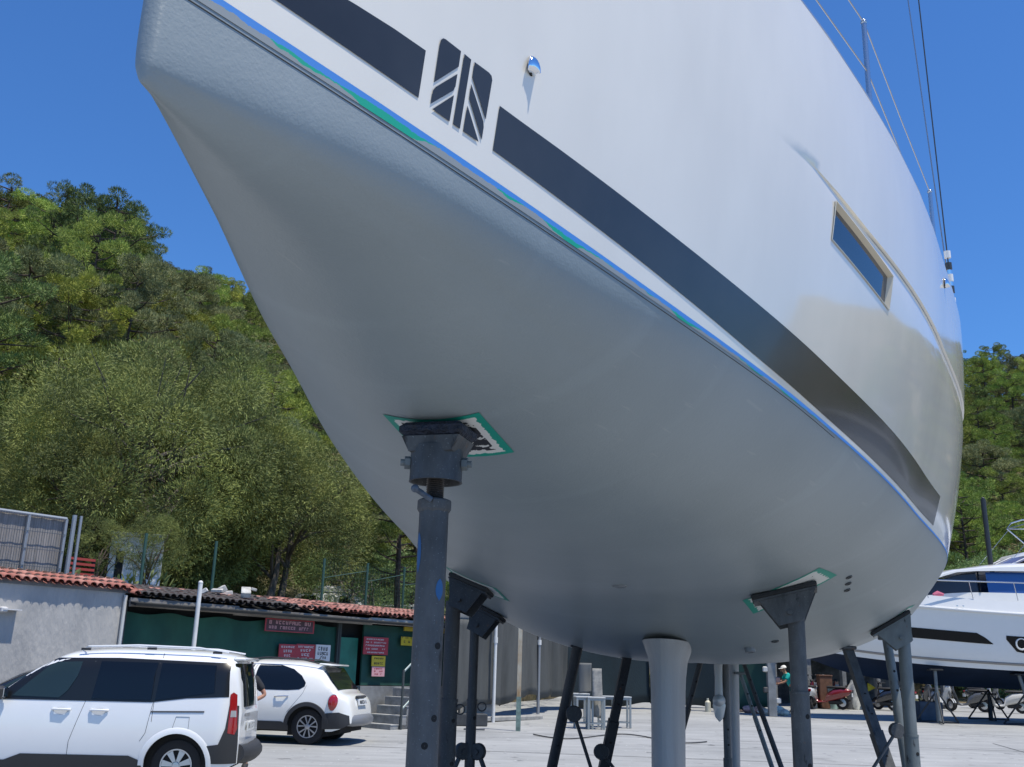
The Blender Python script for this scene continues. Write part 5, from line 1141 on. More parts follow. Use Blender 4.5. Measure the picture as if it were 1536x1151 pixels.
# cluttered pile of goods inside the store
rs=random.Random(4)
goods=[(.62,.62,.6),(.16,.08,.05),(.35,.5,.48),(.5,.42,.25),(.12,.12,.12),(.6,.6,.55),(.16,.22,.3),(.45,.36,.3)]
spots=[(1213,1030,'brown crate'),(1236,1014,'rust brown box'),(1247,1030,'white round tub'),(1262,1040,'cream sack'),(1272,1035,'pale green bin'),(1280,1020,'white rag bundle'),(1290,1042,'tan box'),(1205,1030,'white bucket')]
nm=['crate','box','tub','sack','bin','rag_bundle','carton','bucket']
for k,(px,py,w_) in enumerate(spots):
    p=at(px,py,41.2); b=gz(41.2); g=G()
    if k in (2,4,7): g.lathe([(.001,b),(.24,b),(.30,p.z-.02),(.31,p.z),(.27,p.z),(.001,p.z-.05)],16,Matrix.Translation((p.x,p.y,0)))
    elif k in (3,5):
        P=[[Vector((p.x+.34*(1+.2*math.sin(3*a+i))*math.sin(math.pi*max(.03,min(.97,.15+i/12)))*math.cos(a),p.y+.3*math.sin(a),b+(p.z-b)*i/10)) for a in [2*math.pi*j/16 for j in range(17)]] for i in range(11)]; g.grid(P)
    else: g.box((p.x,p.y,(b+p.z)/2),(.5,.4,p.z-b),bev=.03); g.box((p.x,p.y,p.z+.01),(.54,.44,.05),bev=.01)
    o=g.build(nm[k],mat('goods%d'%k,goods[k],.7,var=.25,vscale=5),loc=(p.x,p.y,b)); tag(o,w_+' stored under the dark roof behind the '+['scooters','red scooter','red scooter','maroon scooter','maroon scooter','maroon scooter','leaning prop','midship jack stand'][k],w_.split()[-1])
p=at(1301,1031,36.5); yt=thing('yellow_pennant','small bright yellow flag by the leaning prop, among the scooters','flag',(p.x,p.y,gz(36.5))); g=G(); g.tube([(0,0,0),(0,0,p.z-gz(36.5)+.2)],.012,6); g.build('stick',DK,yt); zz=p.z-gz(36.5)
g=G(); g.add([(0,0,zz+.15),(0,0,zz-.15),(.28,-.03,zz-.02),(.14,.02,zz+.09)],[(0,1,2,3)]); o=g.build('cloth',mat('flag_yellow',(.75,.6,.05),.6),yt); m_=o.modifiers.new('t','SOLIDIFY'); m_.thickness=.004
g=G(); pts=[]
for i in range(60):
    t=i/59; q=onground(800+260*t,1103+9*t+5*math.sin(t*9)); pts.append((q.x,q.y,gz(q.y)+.02))
g.tube(pts,.014,6); o=g.build('hose',mat('hose_dark',(.03,.032,.035),.6),loc=pts[0]); tag(o,'thin dark hose lying across the yard from the yellowed pole towards the keel','hose')
# ---------------------------------------------------------------- scooters
def scooter(pc,label,seatc=(.015,.015,.016)):
    t=thing('motor_scooter',label,'scooter',(0,0,0)); pm=mat('paint%s'%str(pc),pc,.2,coat=1.)
    for x in (-.62,.62):
        g=G(); M=Matrix.Translation((x,0,.25))@Matrix.Rotation(math.pi/2,4,'X'); g.tube([M@Vector((.19*math.cos(a),.19*math.sin(a),0)) for a in [2*math.pi*k/20 for k in range(20)]],.06,8,closed=True,cap=False); w_=g.build('wheel',TYR,t); g=G(); g.lathe([(.15,-.03),(.15,.03),(.04,.04),(.04,-.04),(.15,-.03)],14,M); g.build('rim',RIMS,w_)
    P=[]   # rear body
    for x,w_,z0,z1 in ((-.95,.06,.62,.72),(-.85,.13,.52,.78),(-.6,.17,.42,.80),(-.3,.17,.32,.76),(-.05,.15,.26,.60),(.02,.13,.24,.34),(.25,.14,.22,.30),(.36,.15,.24,.40)):
        P.append([Vector((x,w_*math.cos(a)*(abs(math.cos(a))**-.3 if abs(math.cos(a))>.1 else 1),(z0+z1)/2+(z1-z0)/2*math.sin(a))) for a in [2*math.pi*k/14 for k in range(15)]])
    g=G(); g.grid(P); g.build('rear_body',pm,t,angle=60)
    P=[]   # leg shield
    for z,x,w_ in ((.26,.38,.10),(.45,.40,.19),(.65,.46,.20),(.82,.52,.15),(.95,.52,.10),(1.02,.50,.07)): P.append([Vector((x+.07*(1-abs(k/4)**2),w_*k/4,z)) for k in range(-4,5)]+[Vector((x-.05,w_*k/4,z)) for k in range(4,-5,-1)]+[Vector((x+.0,-w_,z))])
    g=G(); g.grid(P); g.build('leg_shield',pm,t,angle=60)
    g=G(); g.tube([(.50,0,1.0),(.66,0,.30)],.03,8); g.build('fork',mat('fork_grey',(.2,.2,.2),.4,.6),t)
    g=G(); P=[[Vector((.62+.24*math.cos(a),w2,.25+.24*math.sin(a))) for a in [math.pi*(.1+.8*k/8) for k in range(9)]] for w2 in (-.07,0,.07)]; g.grid(P); g.build('front_mudguard',pm,t)
    g=G(); g.tube([(.42,-.32,1.02),(.47,-.15,1.04),(.5,0,1.02),(.47,.15,1.04),(.42,.32,1.02)],.016,8); g.ball((.52,0,1.03),.085,6,sc=(1,1.2,.9)); hb=g.build('handlebar',PLK,t)
    for s_ in (-1,1): g=G(); g.tube([(.45,s_*.2,1.04),(.44,s_*.28,1.22)],.007,6); g.ball((.43,s_*.30,1.25),.055,5,sc=(.4,1.3,.8)); g.build('mirror',PLK,hb)
    g=G(); g.ball((.585,0,1.02),.055,6,sc=(.5,1.1,1)); g.build('headlight',LWH,t)
    g=G(); g.box((-.42,0,.82),(.72,.27,.10),bev=.04); g.build('seat',mat('seat_black',seatc,.6),t)
    g=G(); g.box((-.96,0,.70),(.05,.16,.08),bev=.02); g.build('tail_light',RED,t); g=G(); g.box((-1.0,0,.55),(.02,.18,.14)); g.build('number_plate',PLT,t)
    g=G(); g.tube([(-.25,-.14,.22),(-.55,-.17,.27),(-.9,-.18,.36)],.045,10); g.build('exhaust',mat('exhaust_dark',(.05,.05,.05),.4,.7),t)
    g=G(); g.box((-.35,0,.27),(.5,.2,.16),bev=.04); g.build('engine',mat('engine_dark',(.04,.04,.042),.5,.5),t)
    return t
GRP='scooters parked in front of the store'
def put(t,px,py,rz,y=None):
    p=onground(px,py) if y is None else at(px,py,y)
    t.location=(p.x,p.y,gz(p.y)); t.rotation_euler=(0,0,rz); t['group']=GRP
s1_=scooter((.22,.018,.02),'red and black scooter side-on, right of the midship jack stand'); put(s1_,1240,1064,2.6)
s2_=scooter((.13,.012,.02),'dark maroon scooter seen from behind with white number plate'); put(s2_,1270,1062,2.05)
s3_=scooter((.55,.57,.58),'silver white scooter half hidden by the midship jack stand pole'); put(s3_,1222,1063,1.1)
s4_=scooter((.02,.022,.03),'black scooter in shade below the yacht bow, beside the yellow flag'); put(s4_,1316,1066,2.7)
s5_=scooter((.09,.095,.10),'dark grey scooter on its own under the motor yacht hull'); put(s5_,1452,1068,2.9)
s6_=scooter((.62,.62,.60),'pale white scooter at the right edge under the motor yacht'); put(s6_,1508,1070,2.85)
s7=dup(s4_,(0,0,0),0,'black scooter between the rightmost jack stand and the leaning prop'); put(s7,1340,1066,2.3)
s8=dup(s3_,(0,0,0),0,'white and black scooter seen front-on right of the rightmost jack stand'); put(s8,1412,1066,-1.3)
s9=dup(s5_,(0,0,0),0,'dark scooter in deep shade just right of the rightmost jack stand'); put(s9,1392,1064,-1.8)
s10=dup(s5_,(0,0,0),0,'dark grey scooter behind the white scooter at the right edge'); put(s10,1480,1064,-1.0)
s11=dup(s3_,(0,0,0),0,'white scooter seen front-on behind the maroon scooter'); put(s11,1285,1060,-1.4)
# ---------------------------------------------------------------- motor yacht
my=thing('motor_yacht','large white motor yacht with navy underside and blue tinted windows, at the right edge','motor yacht',(*gpt(1175,35.0)[:2],gz(35)),math.radians(1.5))
MYW=mat('yacht_white',(.70,.70,.68),.2,coat=.6,var=.01); MYN=mat('yacht_navy_bottom',(.008,.016,.035),.5,var=.2,vscale=1.5); BGL=mat('blue_glass',(.02,.075,.26),.04,spec=.8,coat=.5); MYB=mat('yacht_black_glass',(.006,.007,.008),.25,spec=.2); TAN=mat('chine_tan',(.28,.24,.20),.5)
LY=15.5; st_x=[0,.06,.14,.25,.4,.6,.8,1.0]
def yl(t): 
    return dict(bd=pchip(st_x,[.08,.75,1.3,1.75,2.05,2.15,2.15,2.05],t), bc=pchip(st_x,[.03,.3,.75,1.25,1.7,1.85,1.85,1.8],t), zd=pchip(st_x,[3.95,3.85,3.72,3.6,3.45,3.35,3.3,3.25],t), zc=pchip(st_x,[2.6,2.36,2.15,1.98,1.86,1.78,1.74,1.7],t), zk=pchip(st_x,[2.3,1.85,1.45,1.22,1.1,1.06,1.06,1.15],t))
def yx(t,z): return LY*t-(1.1*(1-t)**6)*max(0,(z-2.2)/1.7)+.9*(1-t)**8*max(0,(2.2-z))
def yside(t,z,off=0,sd=-1):
    d=yl(t); q=(z-d['zc'])/(d['zd']-d['zc']); q=max(0,min(1,q)); y=d['bc']+(d['bd']-d['bc'])*q**.7; return Vector((yx(t,z),sd*(y+off),z))
TS=list(np.linspace(0,.2,12))+list(np.linspace(.23,1,22))
for sd in (-1,1):
    g=G(); g.grid([[yside(t,yl(t)['zc']+(yl(t)['zd']-yl(t)['zc'])*k/8,0,sd) for k in range(9)] for t in TS]); g.build('hull_side',MYW,my)
    g=G(); g.grid([[Vector((yx(t,yl(t)['zc']),sd*yl(t)['bc'],yl(t)['zc']+.002)),Vector((yx(t,yl(t)['zc']-.18),sd*(yl(t)['bc']-.06),yl(t)['zc']-.18*min(1,t*8+.3)))] for t in TS]); g.build('lower_hull',MYW,my)
    g=G(); g.grid([[Vector((yx(t,yl(t)['zc']-.18)-.0,sd*(yl(t)['bc']-.06)*(1-k/6),(yl(t)['zc']-.18*min(1,t*8+.3))*(1-k/6)+yl(t)['zk']*k/6)) for k in range(7)] for t in TS]); g.build('painted_underside',MYN,my)
    g=G(); g.tube([Vector((yx(t,yl(t)['zc']),sd*(yl(t)['bc']+.01),yl(t)['zc']+.02)) for t in TS[1:]],.045,6); g.build('chine_strip',TAN,my)
    g=G(); g.tube([yside(t,yl(t)['zd'],.02,sd) for t in TS],.05,8); g.build('rubbing_strake',MYW,my)
    # bulwark
    g=G(); g.grid([[yside(t,yl(t)['zd'],0,sd)+Vector((0,-sd*.10*k,.42*k*(1-.2*t))) for k in (0,.5,1)] for t in TS]); g.build('bulwark',MYW,my)
    def ypanel(name,t0,t1,z0f,z1f,m_,n=16,sl=0.,rev=0.):
        g=G(); P=[]
        for i in range(n+1):
            t=t0+(t1-t0)*i/n; a=z0f(t);b=z1f(t); P.append([yside(t,a+(b-a)*k/3,.012,sd) for k in range(4)])
        g.grid(P); return g.build(name,m_,my)
    ypanel('hull_window',.15,.405,lambda t:yl(t)['zd']-1.00,lambda t:yl(t)['zd']-.68-.30*max(0,(t-.378)/.027),MYB)
    hw=ypanel('hull_window',.432,.76,lambda t:yl(t)['zd']-1.22+.4*max(0,(.455-t)/.023),lambda t:yl(t)['zd']-.70,MYB)
    g=G(); c=yside(.462,yl(.462)['zd']-.93,.02,sd); M=Matrix.Translation(c)@Matrix.Rotation(math.pi/2,4,'X'); g.tube([M@Vector((.17*math.cos(a),.17*math.sin(a),0)) for a in [2*math.pi*k/24 for k in range(24)]],.03,6,closed=True,cap=False); g.build('porthole_ring',MYW,my)
g=G(); g.grid([[yside(1,z,0,-1),yside(1,z,0,1)] for z in (1.9,3.25)]); g.build('transom',MYW,my)
g=G(); g.grid([[Vector((yx(t,3.5),yl(t)['bd']*k,yl(t)['zd']+.28)) for k in (-.93,-.5,0,.5,.93)] for t in TS]); g.build('deck',MYW,my)
# deck house: window band then roof
def house(t): return pchip([0,.15,.35,.6,1],[.25,1.15,1.5,1.6,1.6],t)
HX0,HX1=4.0,14.6
def hpt(x,k): t=(x-HX0)/(HX1-HX0); return house(t)
def hz_(x): return 3.95-.0*x
xs_=list(np.linspace(HX0,HX1,30))
def roofz(x): return pchip([4.0,5.2,7.0,9.5,12,14.6],[3.98,4.70,5.12,5.30,5.25,5.15],x)
def sillz(x): return pchip([4.0,5.0,6.2,14.6],[3.92,4.06,4.13,4.13],x)
def headz(x): return pchip([4.0,5.0,6.2,9,14.6],[3.96,4.46,4.80,4.82,4.76],x)
for sd in (-1,1):
    g=G(); g.grid([[Vector((x,sd*(hpt(x,0)+.12*(1-k)),3.55+(sillz(x)-3.55)*k)) for k in (0,.5,1)] for x in xs_]); g.build('coaming',MYW,my)
    g=G(); g.grid([[Vector((x,sd*(hpt(x,0)-.16*k*(headz(x)-sillz(x))),sillz(x)+(headz(x)-sillz(x))*k)) for k in (0,.33,.66,1)] for x in xs_ if x>6.2]); wb=g.build('cabin_window',BGL,my)
    g=G(); g.grid([[Vector((x,sd*(hpt(x,0)-.16*k*(headz(x)-sillz(x))),sillz(x)+(headz(x)-sillz(x))*k)) for k in (0,.33,.66,1)] for x in list(np.linspace(4,6.25,9))]); g.build('windscreen',mat('screen_smoke',(.03,.035,.045),.1),my)
    g=G(); 
    for x in (6.3,8.0,8.25,10.6,12.5): g.tube([Vector((x,sd*(hpt(x,0)+.012),sillz(x))),Vector((x+.02,sd*(hpt(x,0)-.16*(headz(x)-sillz(x))+.012),headz(x)))],.03 if x!=8.25 else .015,6)
    g.build('window_mullion',MYB,wb)
    g=G(); g.tube([Vector((x,sd*(2.05 if x>4 else 1.2+.21*x)*.97,4.42+.0*x)) for x in np.linspace(.8,13.5,30)],.022,8); hr=g.build('guard_rail',STP,my)
    g=G()
    for x in np.linspace(1.2,13.0,9): g.tube([Vector((x,sd*(2.05 if x>4 else 1.2+.21*x)*.97,4.42)),Vector((x+.12,sd*(2.0 if x>4 else 1.2+.2*x)*.96,3.85))],.014,6)
    g.build('rail_stanchion',STP,hr)
P=[]
for x in xs_:
    w_=hpt(x,0)+.10; zr=roofz(x); zh=headz(x); P.append([Vector((x-(.25 if x<6 else 0),w_*math.cos(a)*(1.0),zh+.02+(zr-zh)*max(0,math.sin(a))**.55)) for a in [math.pi*k/16 for k in range(17)]])
g=G(); g.grid(P); g.build('cabin_roof',MYW,my)
# flybridge screen, seat rolls, mast, bimini frame
g=G(); P=[[Vector((7.1+.9*k+.35*abs(u)**2,u*1.25,5.02+.40*k)) for k in (0,.5,1)] for u in np.linspace(-1,1,13)]; g.grid(P); fs_=g.build('flybridge_screen',mat('screen_purple',(.10,.09,.15),.1,spec=1.),my)
g=G(); P=[[Vector((8.0+.4*j,-1.25,5.1)),Vector((8.3+.45*j,-1.28,5.5-.01*j))] for j in range(9)]; g.grid(P); g.build('side_screen',mat('screen_purple',(.10,.09,.15),.1),fs_)
g=G(); 
for u in (-.9,-.2,.5): g.tube([(7.1+.35*u*u,u*1.25,5.03),(8.0+.35*u*u,u*1.25,5.43)],.025,6)
g.build('screen_frame',MYW,fs_)
g=G(); g.box((8.9,0,5.38),(1.6,2.1,.40),bev=.15); g.build('seat_cushion',MYW,my)
g=G(); g.tube([(7.35,-.2,5.0),(7.32,-.2,5.0),(7.27,-.2,7.45)],[.16,.085,.085],12); g.ball((7.27,-.2,7.47),.06,6); g.build('light_mast',mat('mast_black',(.03,.032,.035),.4),my)
BMX=8.05
g=G(); 
for s_ in (-1,1):
    g.tube([(10.4,s_*1.2,5.2),(8.75,s_*1.2,6.65),(8.9,s_*1.15,6.85),(9.3,s_*1.1,6.98),(11.0,s_*1.0,7.0)],.025,8); g.tube([(9.4,s_*1.2,5.2),(10.6,s_*1.2,6.6),(11.2,s_*1.2,7.0)],.02,8); g.tube([(8.75,s_*1.2,6.65),(11,s_*1.2,6.68)],.02,6); g.tube([(7.6,s_*1.2,5.3),(8.8,s_*1.2,6.6)],.008,5)
g.tube([(8.75,-1.2,6.65),(8.75,1.2,6.65)],.02,6); g.build('bimini_frame',STP,my)
g=G(); g.tube([(4.7,-1.35,4.0),(4.85,-1.35,4.05),(5.05,-1.33,4.02)],[.05,.09,.04],8); g.build('deck_cushion',mat('cushion_pink',(.5,.12,.2),.7),my)
g=G()
for x in (5.15,5.35): g.box((x,-2.02,3.62),(.05,.02,.03))
g.build('deck_fitting',STP,my)
ymz=lambda px,y: at(px,1000,y)
def ystand(px,y,label,tilt=0.,h=1.75,m_=ST2):
    p=gpt(px,y); t=thing('yacht_stand',label,'stand',(p.x,p.y,gz(y)),group='stands under the motor yacht'); g=G(); g.tube([(0,0,0),(0,0,h*.6)],.075,12); g.tube([(0,0,h*.6),(tilt,0,h)],.055,12); g.build('pole',m_,t); g=G(); g.box((tilt,0,h+.02),(.42,.3,.05),bev=.01); g.build('pad',RUB,t)
    for k in range(3):
        a=.3+k*2.09; g=G(); g.tube([(0,0,1.0),(.75*math.cos(a),.75*math.sin(a),.03)],.028,8); g.tube([(0,0,.06),(.75*math.cos(a),.75*math.sin(a),.03)],.025,8); g.build('leg',STD,t)
    return t
ystand(1402,33.6,'pale blue-grey stand under the motor yacht with black tripod leg',h=1.62)
ystand(1534,33.6,'pale leaning stand under the motor yacht at the right picture edge',tilt=-.15,h=1.55)
ystand(1479,36.2,'black tripod stand in shade under the middle of the motor yacht',h=.85,m_=STD)
ystand(1620,33.6,'stand under the motor yacht stern outside the picture',h=1.55)
p=gpt(1386,35.2); g=G(); g.box((p.x,p.y,gz(35)+.30),(.75,.7,.60),bev=.02); o=g.build('keel_block',mat('block_blue',(.07,.09,.12),.8,var=.2),loc=(p.x,p.y,gz(35))); tag(o,'dark blue-grey block under the motor yacht keel right of the jack stand','block')
p=gpt(1560,35.2); g=G(); g.box((p.x,p.y,gz(35)+.28),(.75,.7,.55),bev=.02); o=g.build('keel_block',mat('block_blue',(.07,.09,.12),.8,var=.2),loc=(p.x,p.y,gz(35))); tag(o,'dark block under the motor yacht stern beyond the right edge','block')
for (x,y,rz,lb) in ((22.5,31,math.radians(-8),'white motor yacht on stands beyond the right edge of the picture, nearer one'),(32,17,math.radians(20),'white motor yacht on stands far beyond the right edge, turned end-on')):
    dup(my,(x,y,gz(y)),rz,lb,'motor yachts standing out of view to the right')
# ---------------------------------------------------------------- people
SKIN=mat('skin',(.42,.22,.15),.5)
def person(label,J,loc,rz,shirt,trouser,hat=None,sc=1.0,hairc=(.03,.02,.015)):
    """J: joints; one continuous skinned body, clothing as shells"""
    t=thing('person',label,'person',loc,rz)
    def skin(name,chain,m_,par,sub=2):
        vs=[];es=[];rad=[];idx={}
        for path in chain:
            prev=None
            for key,r in path:
                p=J[key] if isinstance(key,str) else key; kk=tuple(round(c,4) for c in p)
                if kk not in idx: idx[kk]=len(vs); vs.append(p); rad.append(r)
                i=idx[kk]
                if prev is not None and prev!=i: es.append((prev,i))
                prev=i
        me=bpy.data.meshes.new(name); me.from_pydata(vs,es,[]); o=bpy.data.objects.new(name,me); COL.objects.link(o); o.parent=par
        sm=o.modifiers.new('skin','SKIN'); sm.use_smooth_shade=True
        for i,v_ in enumerate(me.skin_vertices[0].data): v_.radius=(rad[i] if hasattr(rad[i],'__len__') else (rad[i],rad[i])); v_.use_root=(i==0)
        o.modifiers.new('sub','SUBSURF').levels=sub; o.modifiers['sub'].render_levels=sub; me.materials.append(m_); return o
    b=[]
    b.append([('pelvis',.13),('waist',.12),('chest',(.17,.12)),('neckb',.065),('neck',.055),('head',(.085,.10)),('crown',(.07,.08))])
    for s in 'LR':
        b.append([('chest',(.17,.12)),('sh'+s,.06),('el'+s,.042),('wr'+s,.028),('pm'+s,(.036,.018))])
        b.append([('pelvis',.13),('hip'+s,.095),('kn'+s,.058),('an'+s,.042),('toe'+s,.035)])
    body=skin('body',b,SKIN,t)
    for s in 'LR':   # fingers rooted in the palm
        w_=Vector(J['wr'+s]);pm=Vector(J['pm'+s]); d=(pm-w_).normalized(); sd=d.cross(Vector((0,1,0.3))).normalized(); up=d.cross(sd).normalized()
        for k,l in enumerate((.07,.08,.075,.06)):
            r0=pm+sd*(.024-.016*k)-d*.01; r1=r0+d*l*.55+up*.008; r2=r1+d*l*.4+up*.03; skin('finger',[[(tuple(r0),.010),(tuple(r1),.009),(tuple(r2),.007)]],SKIN,body,1)
        r0=w_.lerp(pm,.5)+sd*.025; skin('thumb',[[(tuple(r0),.011),(tuple(r0+sd*.03+d*.02),.010),(tuple(r0+sd*.035+d*.05+up*.01),.008)]],SKIN,body,1)
    skin('shirt',[[('pelvis',.15),('waist',.142),('chest',(.195,.145)),('neckb',.078)]]+[[('chest',(.195,.145)),('sh'+s,.082),(tuple(Vector(J['sh'+s]).lerp(Vector(J['el'+s]),.75)),.066)] for s in 'LR'],shirt,t)
    skin('trousers',[[('waist',.13),('pelvis',.155)]]+[[('pelvis',.155),('hip'+s,.115),('kn'+s,.082),(tuple(Vector(J['kn'+s]).lerp(Vector(J['an'+s]),.85)),.07)] for s in 'LR'],trouser,t)
    h=Vector(J['head']); f=Vector(J.get('face',(0,-1,0))).normalized(); sdv=f.cross(Vector((0,0,1))).normalized()
    g=G(); g.ball(h+f*.115-Vector((0,0,.01)),.016,5,sc=(1,1,1.6)); g.build('nose',SKIN,body); 
    g=G(); 
    for s_ in (-1,1): g.ball(h+f*.095+sdv*.033*s_+Vector((0,0,.02)),.012,5)
    g.build('eyes',mat('eye_dark',(.02,.015,.01),.3),body); g=G(); g.ball(h+f*.10-Vector((0,0,.055)),.02,5,sc=(1.2,1.2,.4)); g.build('mouth',mat('lip',(.3,.1,.09),.5),body)
    g=G(); 
    for s_ in (-1,1): g.ball(h+sdv*.092*s_,.025,5,sc=(.5,.7,1.2))
    g.build('ears',SKIN,body)
    hm_=mat('hair%s'%str(hat or hairc),hat or hairc,.7); g=G(); P=[]
    for i in range(8):
        ph=math.pi/2*i/7; P.append([h+Vector((0,0,.045))-f*.012+(f*math.cos(a)+sdv*math.sin(a))*.112*math.cos(ph)+Vector((0,0,.10*math.sin(ph))) for a in [2*math.pi*k/20 for k in range(21)]])
    g.grid(P); hc=g.build('cap' if hat else 'hair',hm_,t)
    if hat: g=G(); P=[[h+Vector((0,0,.05))+(f*math.cos(a)+sdv*math.sin(a))*r_ for a in [-.9+1.8*k/8 for k in range(9)]] for r_ in (.10,.17)]; g.grid(P); o=g.build('brim',hm_,hc); m_=o.modifiers.new('t','SOLIDIFY'); m_.thickness=.006
    for s in 'LR': g=G(); a=Vector(J['an'+s]); tt=Vector(J['toe'+s]); g.tube([a-(tt-a)*.3-Vector((0,0,.02)),a.lerp(tt,.5)-Vector((0,0,.0)),tt],[.05,.052,.04],10); g.build('shoe',mat('shoe_dark',(.03,.03,.03),.6),t)
    return t
J1=dict(pelvis=(0,0,.95),waist=(0,-.02,1.12),chest=(0,-.03,1.36),neckb=(0,-.03,1.50),neck=(0,-.04,1.55),head=(0,-.06,1.64),crown=(0,-.05,1.74),face=(-1,-.2,-.1),
 shL=(.19,-.03,1.44),elL=(.36,-.02,1.20),wrL=(.16,-.16,1.08),pmL=(.09,-.20,1.07),shR=(-.19,-.03,1.44),elR=(-.30,-.05,1.18),wrR=(-.25,-.28,1.10),pmR=(-.22,-.35,1.10),
 hipL=(.10,0,.90),knL=(.12,-.02,.50),anL=(.12,.02,.09),toeL=(.14,-.14,.04),hipR=(-.10,0,.90),knR=(-.13,-.03,.50),anR=(-.14,.02,.09),toeR=(-.16,-.14,.04))
p=at(401,1019,16.35)
o=person('person in black T-shirt standing hidden behind the white van, bent elbow showing',J1,(p.x-.335,p.y,gz(p.y)),0,mat('shirt_black',(.018,.02,.025),.85),mat('trousers_grey',(.08,.08,.09),.85)); o.scale=(.92,.92,.92)
J2=dict(pelvis=(0,0,.88),waist=(-.05,0,1.02),chest=(-.16,0,1.22),neckb=(-.22,0,1.33),neck=(-.25,0,1.38),head=(-.30,0,1.47),crown=(-.31,0,1.57),face=(-1,-.3,-.2),
 shL=(-.17,-.18,1.27),elL=(-.30,-.22,1.04),wrL=(-.50,-.18,.98),pmL=(-.57,-.16,.97),shR=(-.17,.18,1.27),elR=(-.32,.22,1.05),wrR=(-.50,.15,1.0),pmR=(-.57,.13,1.0),
 hipL=(0,-.10,.83),knL=(-.10,-.12,.47),anL=(.0,-.12,.09),toeL=(-.16,-.13,.04),hipR=(.02,.10,.83),knR=(-.02,.12,.46),anR=(.10,.12,.09),toeR=(-.06,.13,.04))
p=gpt(1182,37.6)
person('person in turquoise T-shirt and white cap leaning forward behind the midship jack stand',J2,(p.x+.12,p.y,gz(37.6)),0,mat('shirt_turquoise',(.0,.42,.40),.8),mat('trousers_teal',(.012,.06,.07),.85),hat=(.75,.75,.73))
# ---------------------------------------------------------------- trees
def leaf_mesh(name,C,D,Ln,Wd,m_):
    """C centres, D directions, Ln lengths, Wd widths -> one mesh of narrow two-triangle leaves"""
    n=len(C); R=RNG.normal(size=(n,3)); S=np.cross(D,R); S/=np.linalg.norm(S,axis=1)[:,None]+1e-9
    a=C-S*Wd[:,None]*.35; b=C+S*Wd[:,None]*.35; m1=C+D*Ln[:,None]*.6+S*Wd[:,None]*.5; m0=C+D*Ln[:,None]*.6-S*Wd[:,None]*.5; t=C+D*Ln[:,None]
    V=np.stack([a,b,m1,t,m0],1).reshape(-1,3); me=bpy.data.meshes.new(name); me.vertices.add(n*5); me.vertices.foreach_set('co',V.ravel())
    me.loops.add(n*5); me.loops.foreach_set('vertex_index',np.arange(n*5,dtype=np.int32)); me.polygons.add(n); me.polygons.foreach_set('loop_start',np.arange(0,n*5,5,dtype=np.int32)); me.update(calc_edges=True); me.materials.append(m_); return me
def unit(n):
    v=RNG.normal(size=(n,3)); return v/np.linalg.norm(v,axis=1)[:,None]
def clumps(cs,rs,per,l,w,flat=.75,up=.25):
    C=[];D=[]
    for c,r in zip(cs,rs):
        n=int(per*(r**2)); u=unit(n); rad=r*(.62+.38*RNG.rand(n)**.6); p=u*rad[:,None]; p[:,2]*=flat; C.append(p+np.array(c)); d=u*.9+unit(n)*.55; d[:,2]+=up; D.append(d/np.linalg.norm(d,axis=1)[:,None])
    C=np.concatenate(C);D=np.concatenate(D); n=len(C); return C,D,l*(.7+.6*RNG.rand(n)),w*(.7+.6*RNG.rand(n))
PINE=mat('pine_needles',(.34,.40,.085),.55,col2=(.12,.165,.04),spec=.15,vscale=.8,rnd=.40,trans=.10,det=3)
PINE2=mat('olive_leaves',(.31,.35,.10),.6,col2=(.10,.125,.05),spec=.15,vscale=.6,rnd=.25,trans=.10,det=3)
BARK=mat('bark',(.075,.055,.042),.95,var=.35,vscale=5,bump=1,bscale=14); BARKG=mat('bark_grey',(.13,.115,.10),.95,var=.3,vscale=5,bump=1,bscale=14)
def pine(H,R,seed,per=260,base=.28,lean=0.):
    rs=np.random.RandomState(seed); t=thing('pine_tree','x','tree'); pts=[]; g=G(); x=y=0
    for i in range(8):
        k=i/7; pts.append(Vector((x+lean*k*k*H,y,H*.96*k))); x+=rs.uniform(-.12,.12)*R*.3; y+=rs.uniform(-.12,.12)*R*.3
    g.tube(pts,[.20*H/10*(1-.82*i/7) for i in range(8)],8); cs=[];rr=[]
    nb=int(20+H*1.3)
    for i in range(nb):
        k=base+(1-base)*(i/nb)**.9; p=pts[0].lerp(pts[-1],k) if False else Vector(pts[min(6,int(k*7))]).lerp(pts[min(7,int(k*7)+1)],k*7-int(k*7)) if k<1 else pts[-1]
        a=i*2.4+rs.uniform(-.5,.5); prof=math.sin(math.pi*min(1,(1-(k-base)/(1-base))*.72+.10))**.8; Lb=R*prof*rs.uniform(.65,1.12); rise=rs.uniform(.0,.35)*Lb
        e=p+Vector((math.cos(a)*Lb,math.sin(a)*Lb,rise)); mid=p.lerp(e,.5)+Vector((0,0,-.06*Lb)); g.tube([p,mid,e],[.045*H/10+.02,.03*H/10+.01,.012],5)
        for q in (1.,.72,.45):
            if q<.6 and rs.rand()<.45: continue
            c=p.lerp(e,q); s_=rs.uniform(.32,.54)*R/3.*(1.1 if q==1 else .9); cs.append((c.x+rs.uniform(-.3,.3),c.y+rs.uniform(-.3,.3),c.z+rs.uniform(0,.35)+.15)); rr.append(s_)
            if rs.rand()<.5: cs.append((c.x+rs.uniform(-.7,.7),c.y+rs.uniform(-.7,.7),c.z+rs.uniform(-.2,.5))); rr.append(s_*.7)
    g.build('trunk',BARK,t); C,D,L_,W_=clumps(cs,rr,per*4.0,.20,.032,.55,.5); me=leaf_mesh('crown',C,D,L_,W_,PINE); o=bpy.data.objects.new('crown',me); COL.objects.link(o); o.parent=t; return t
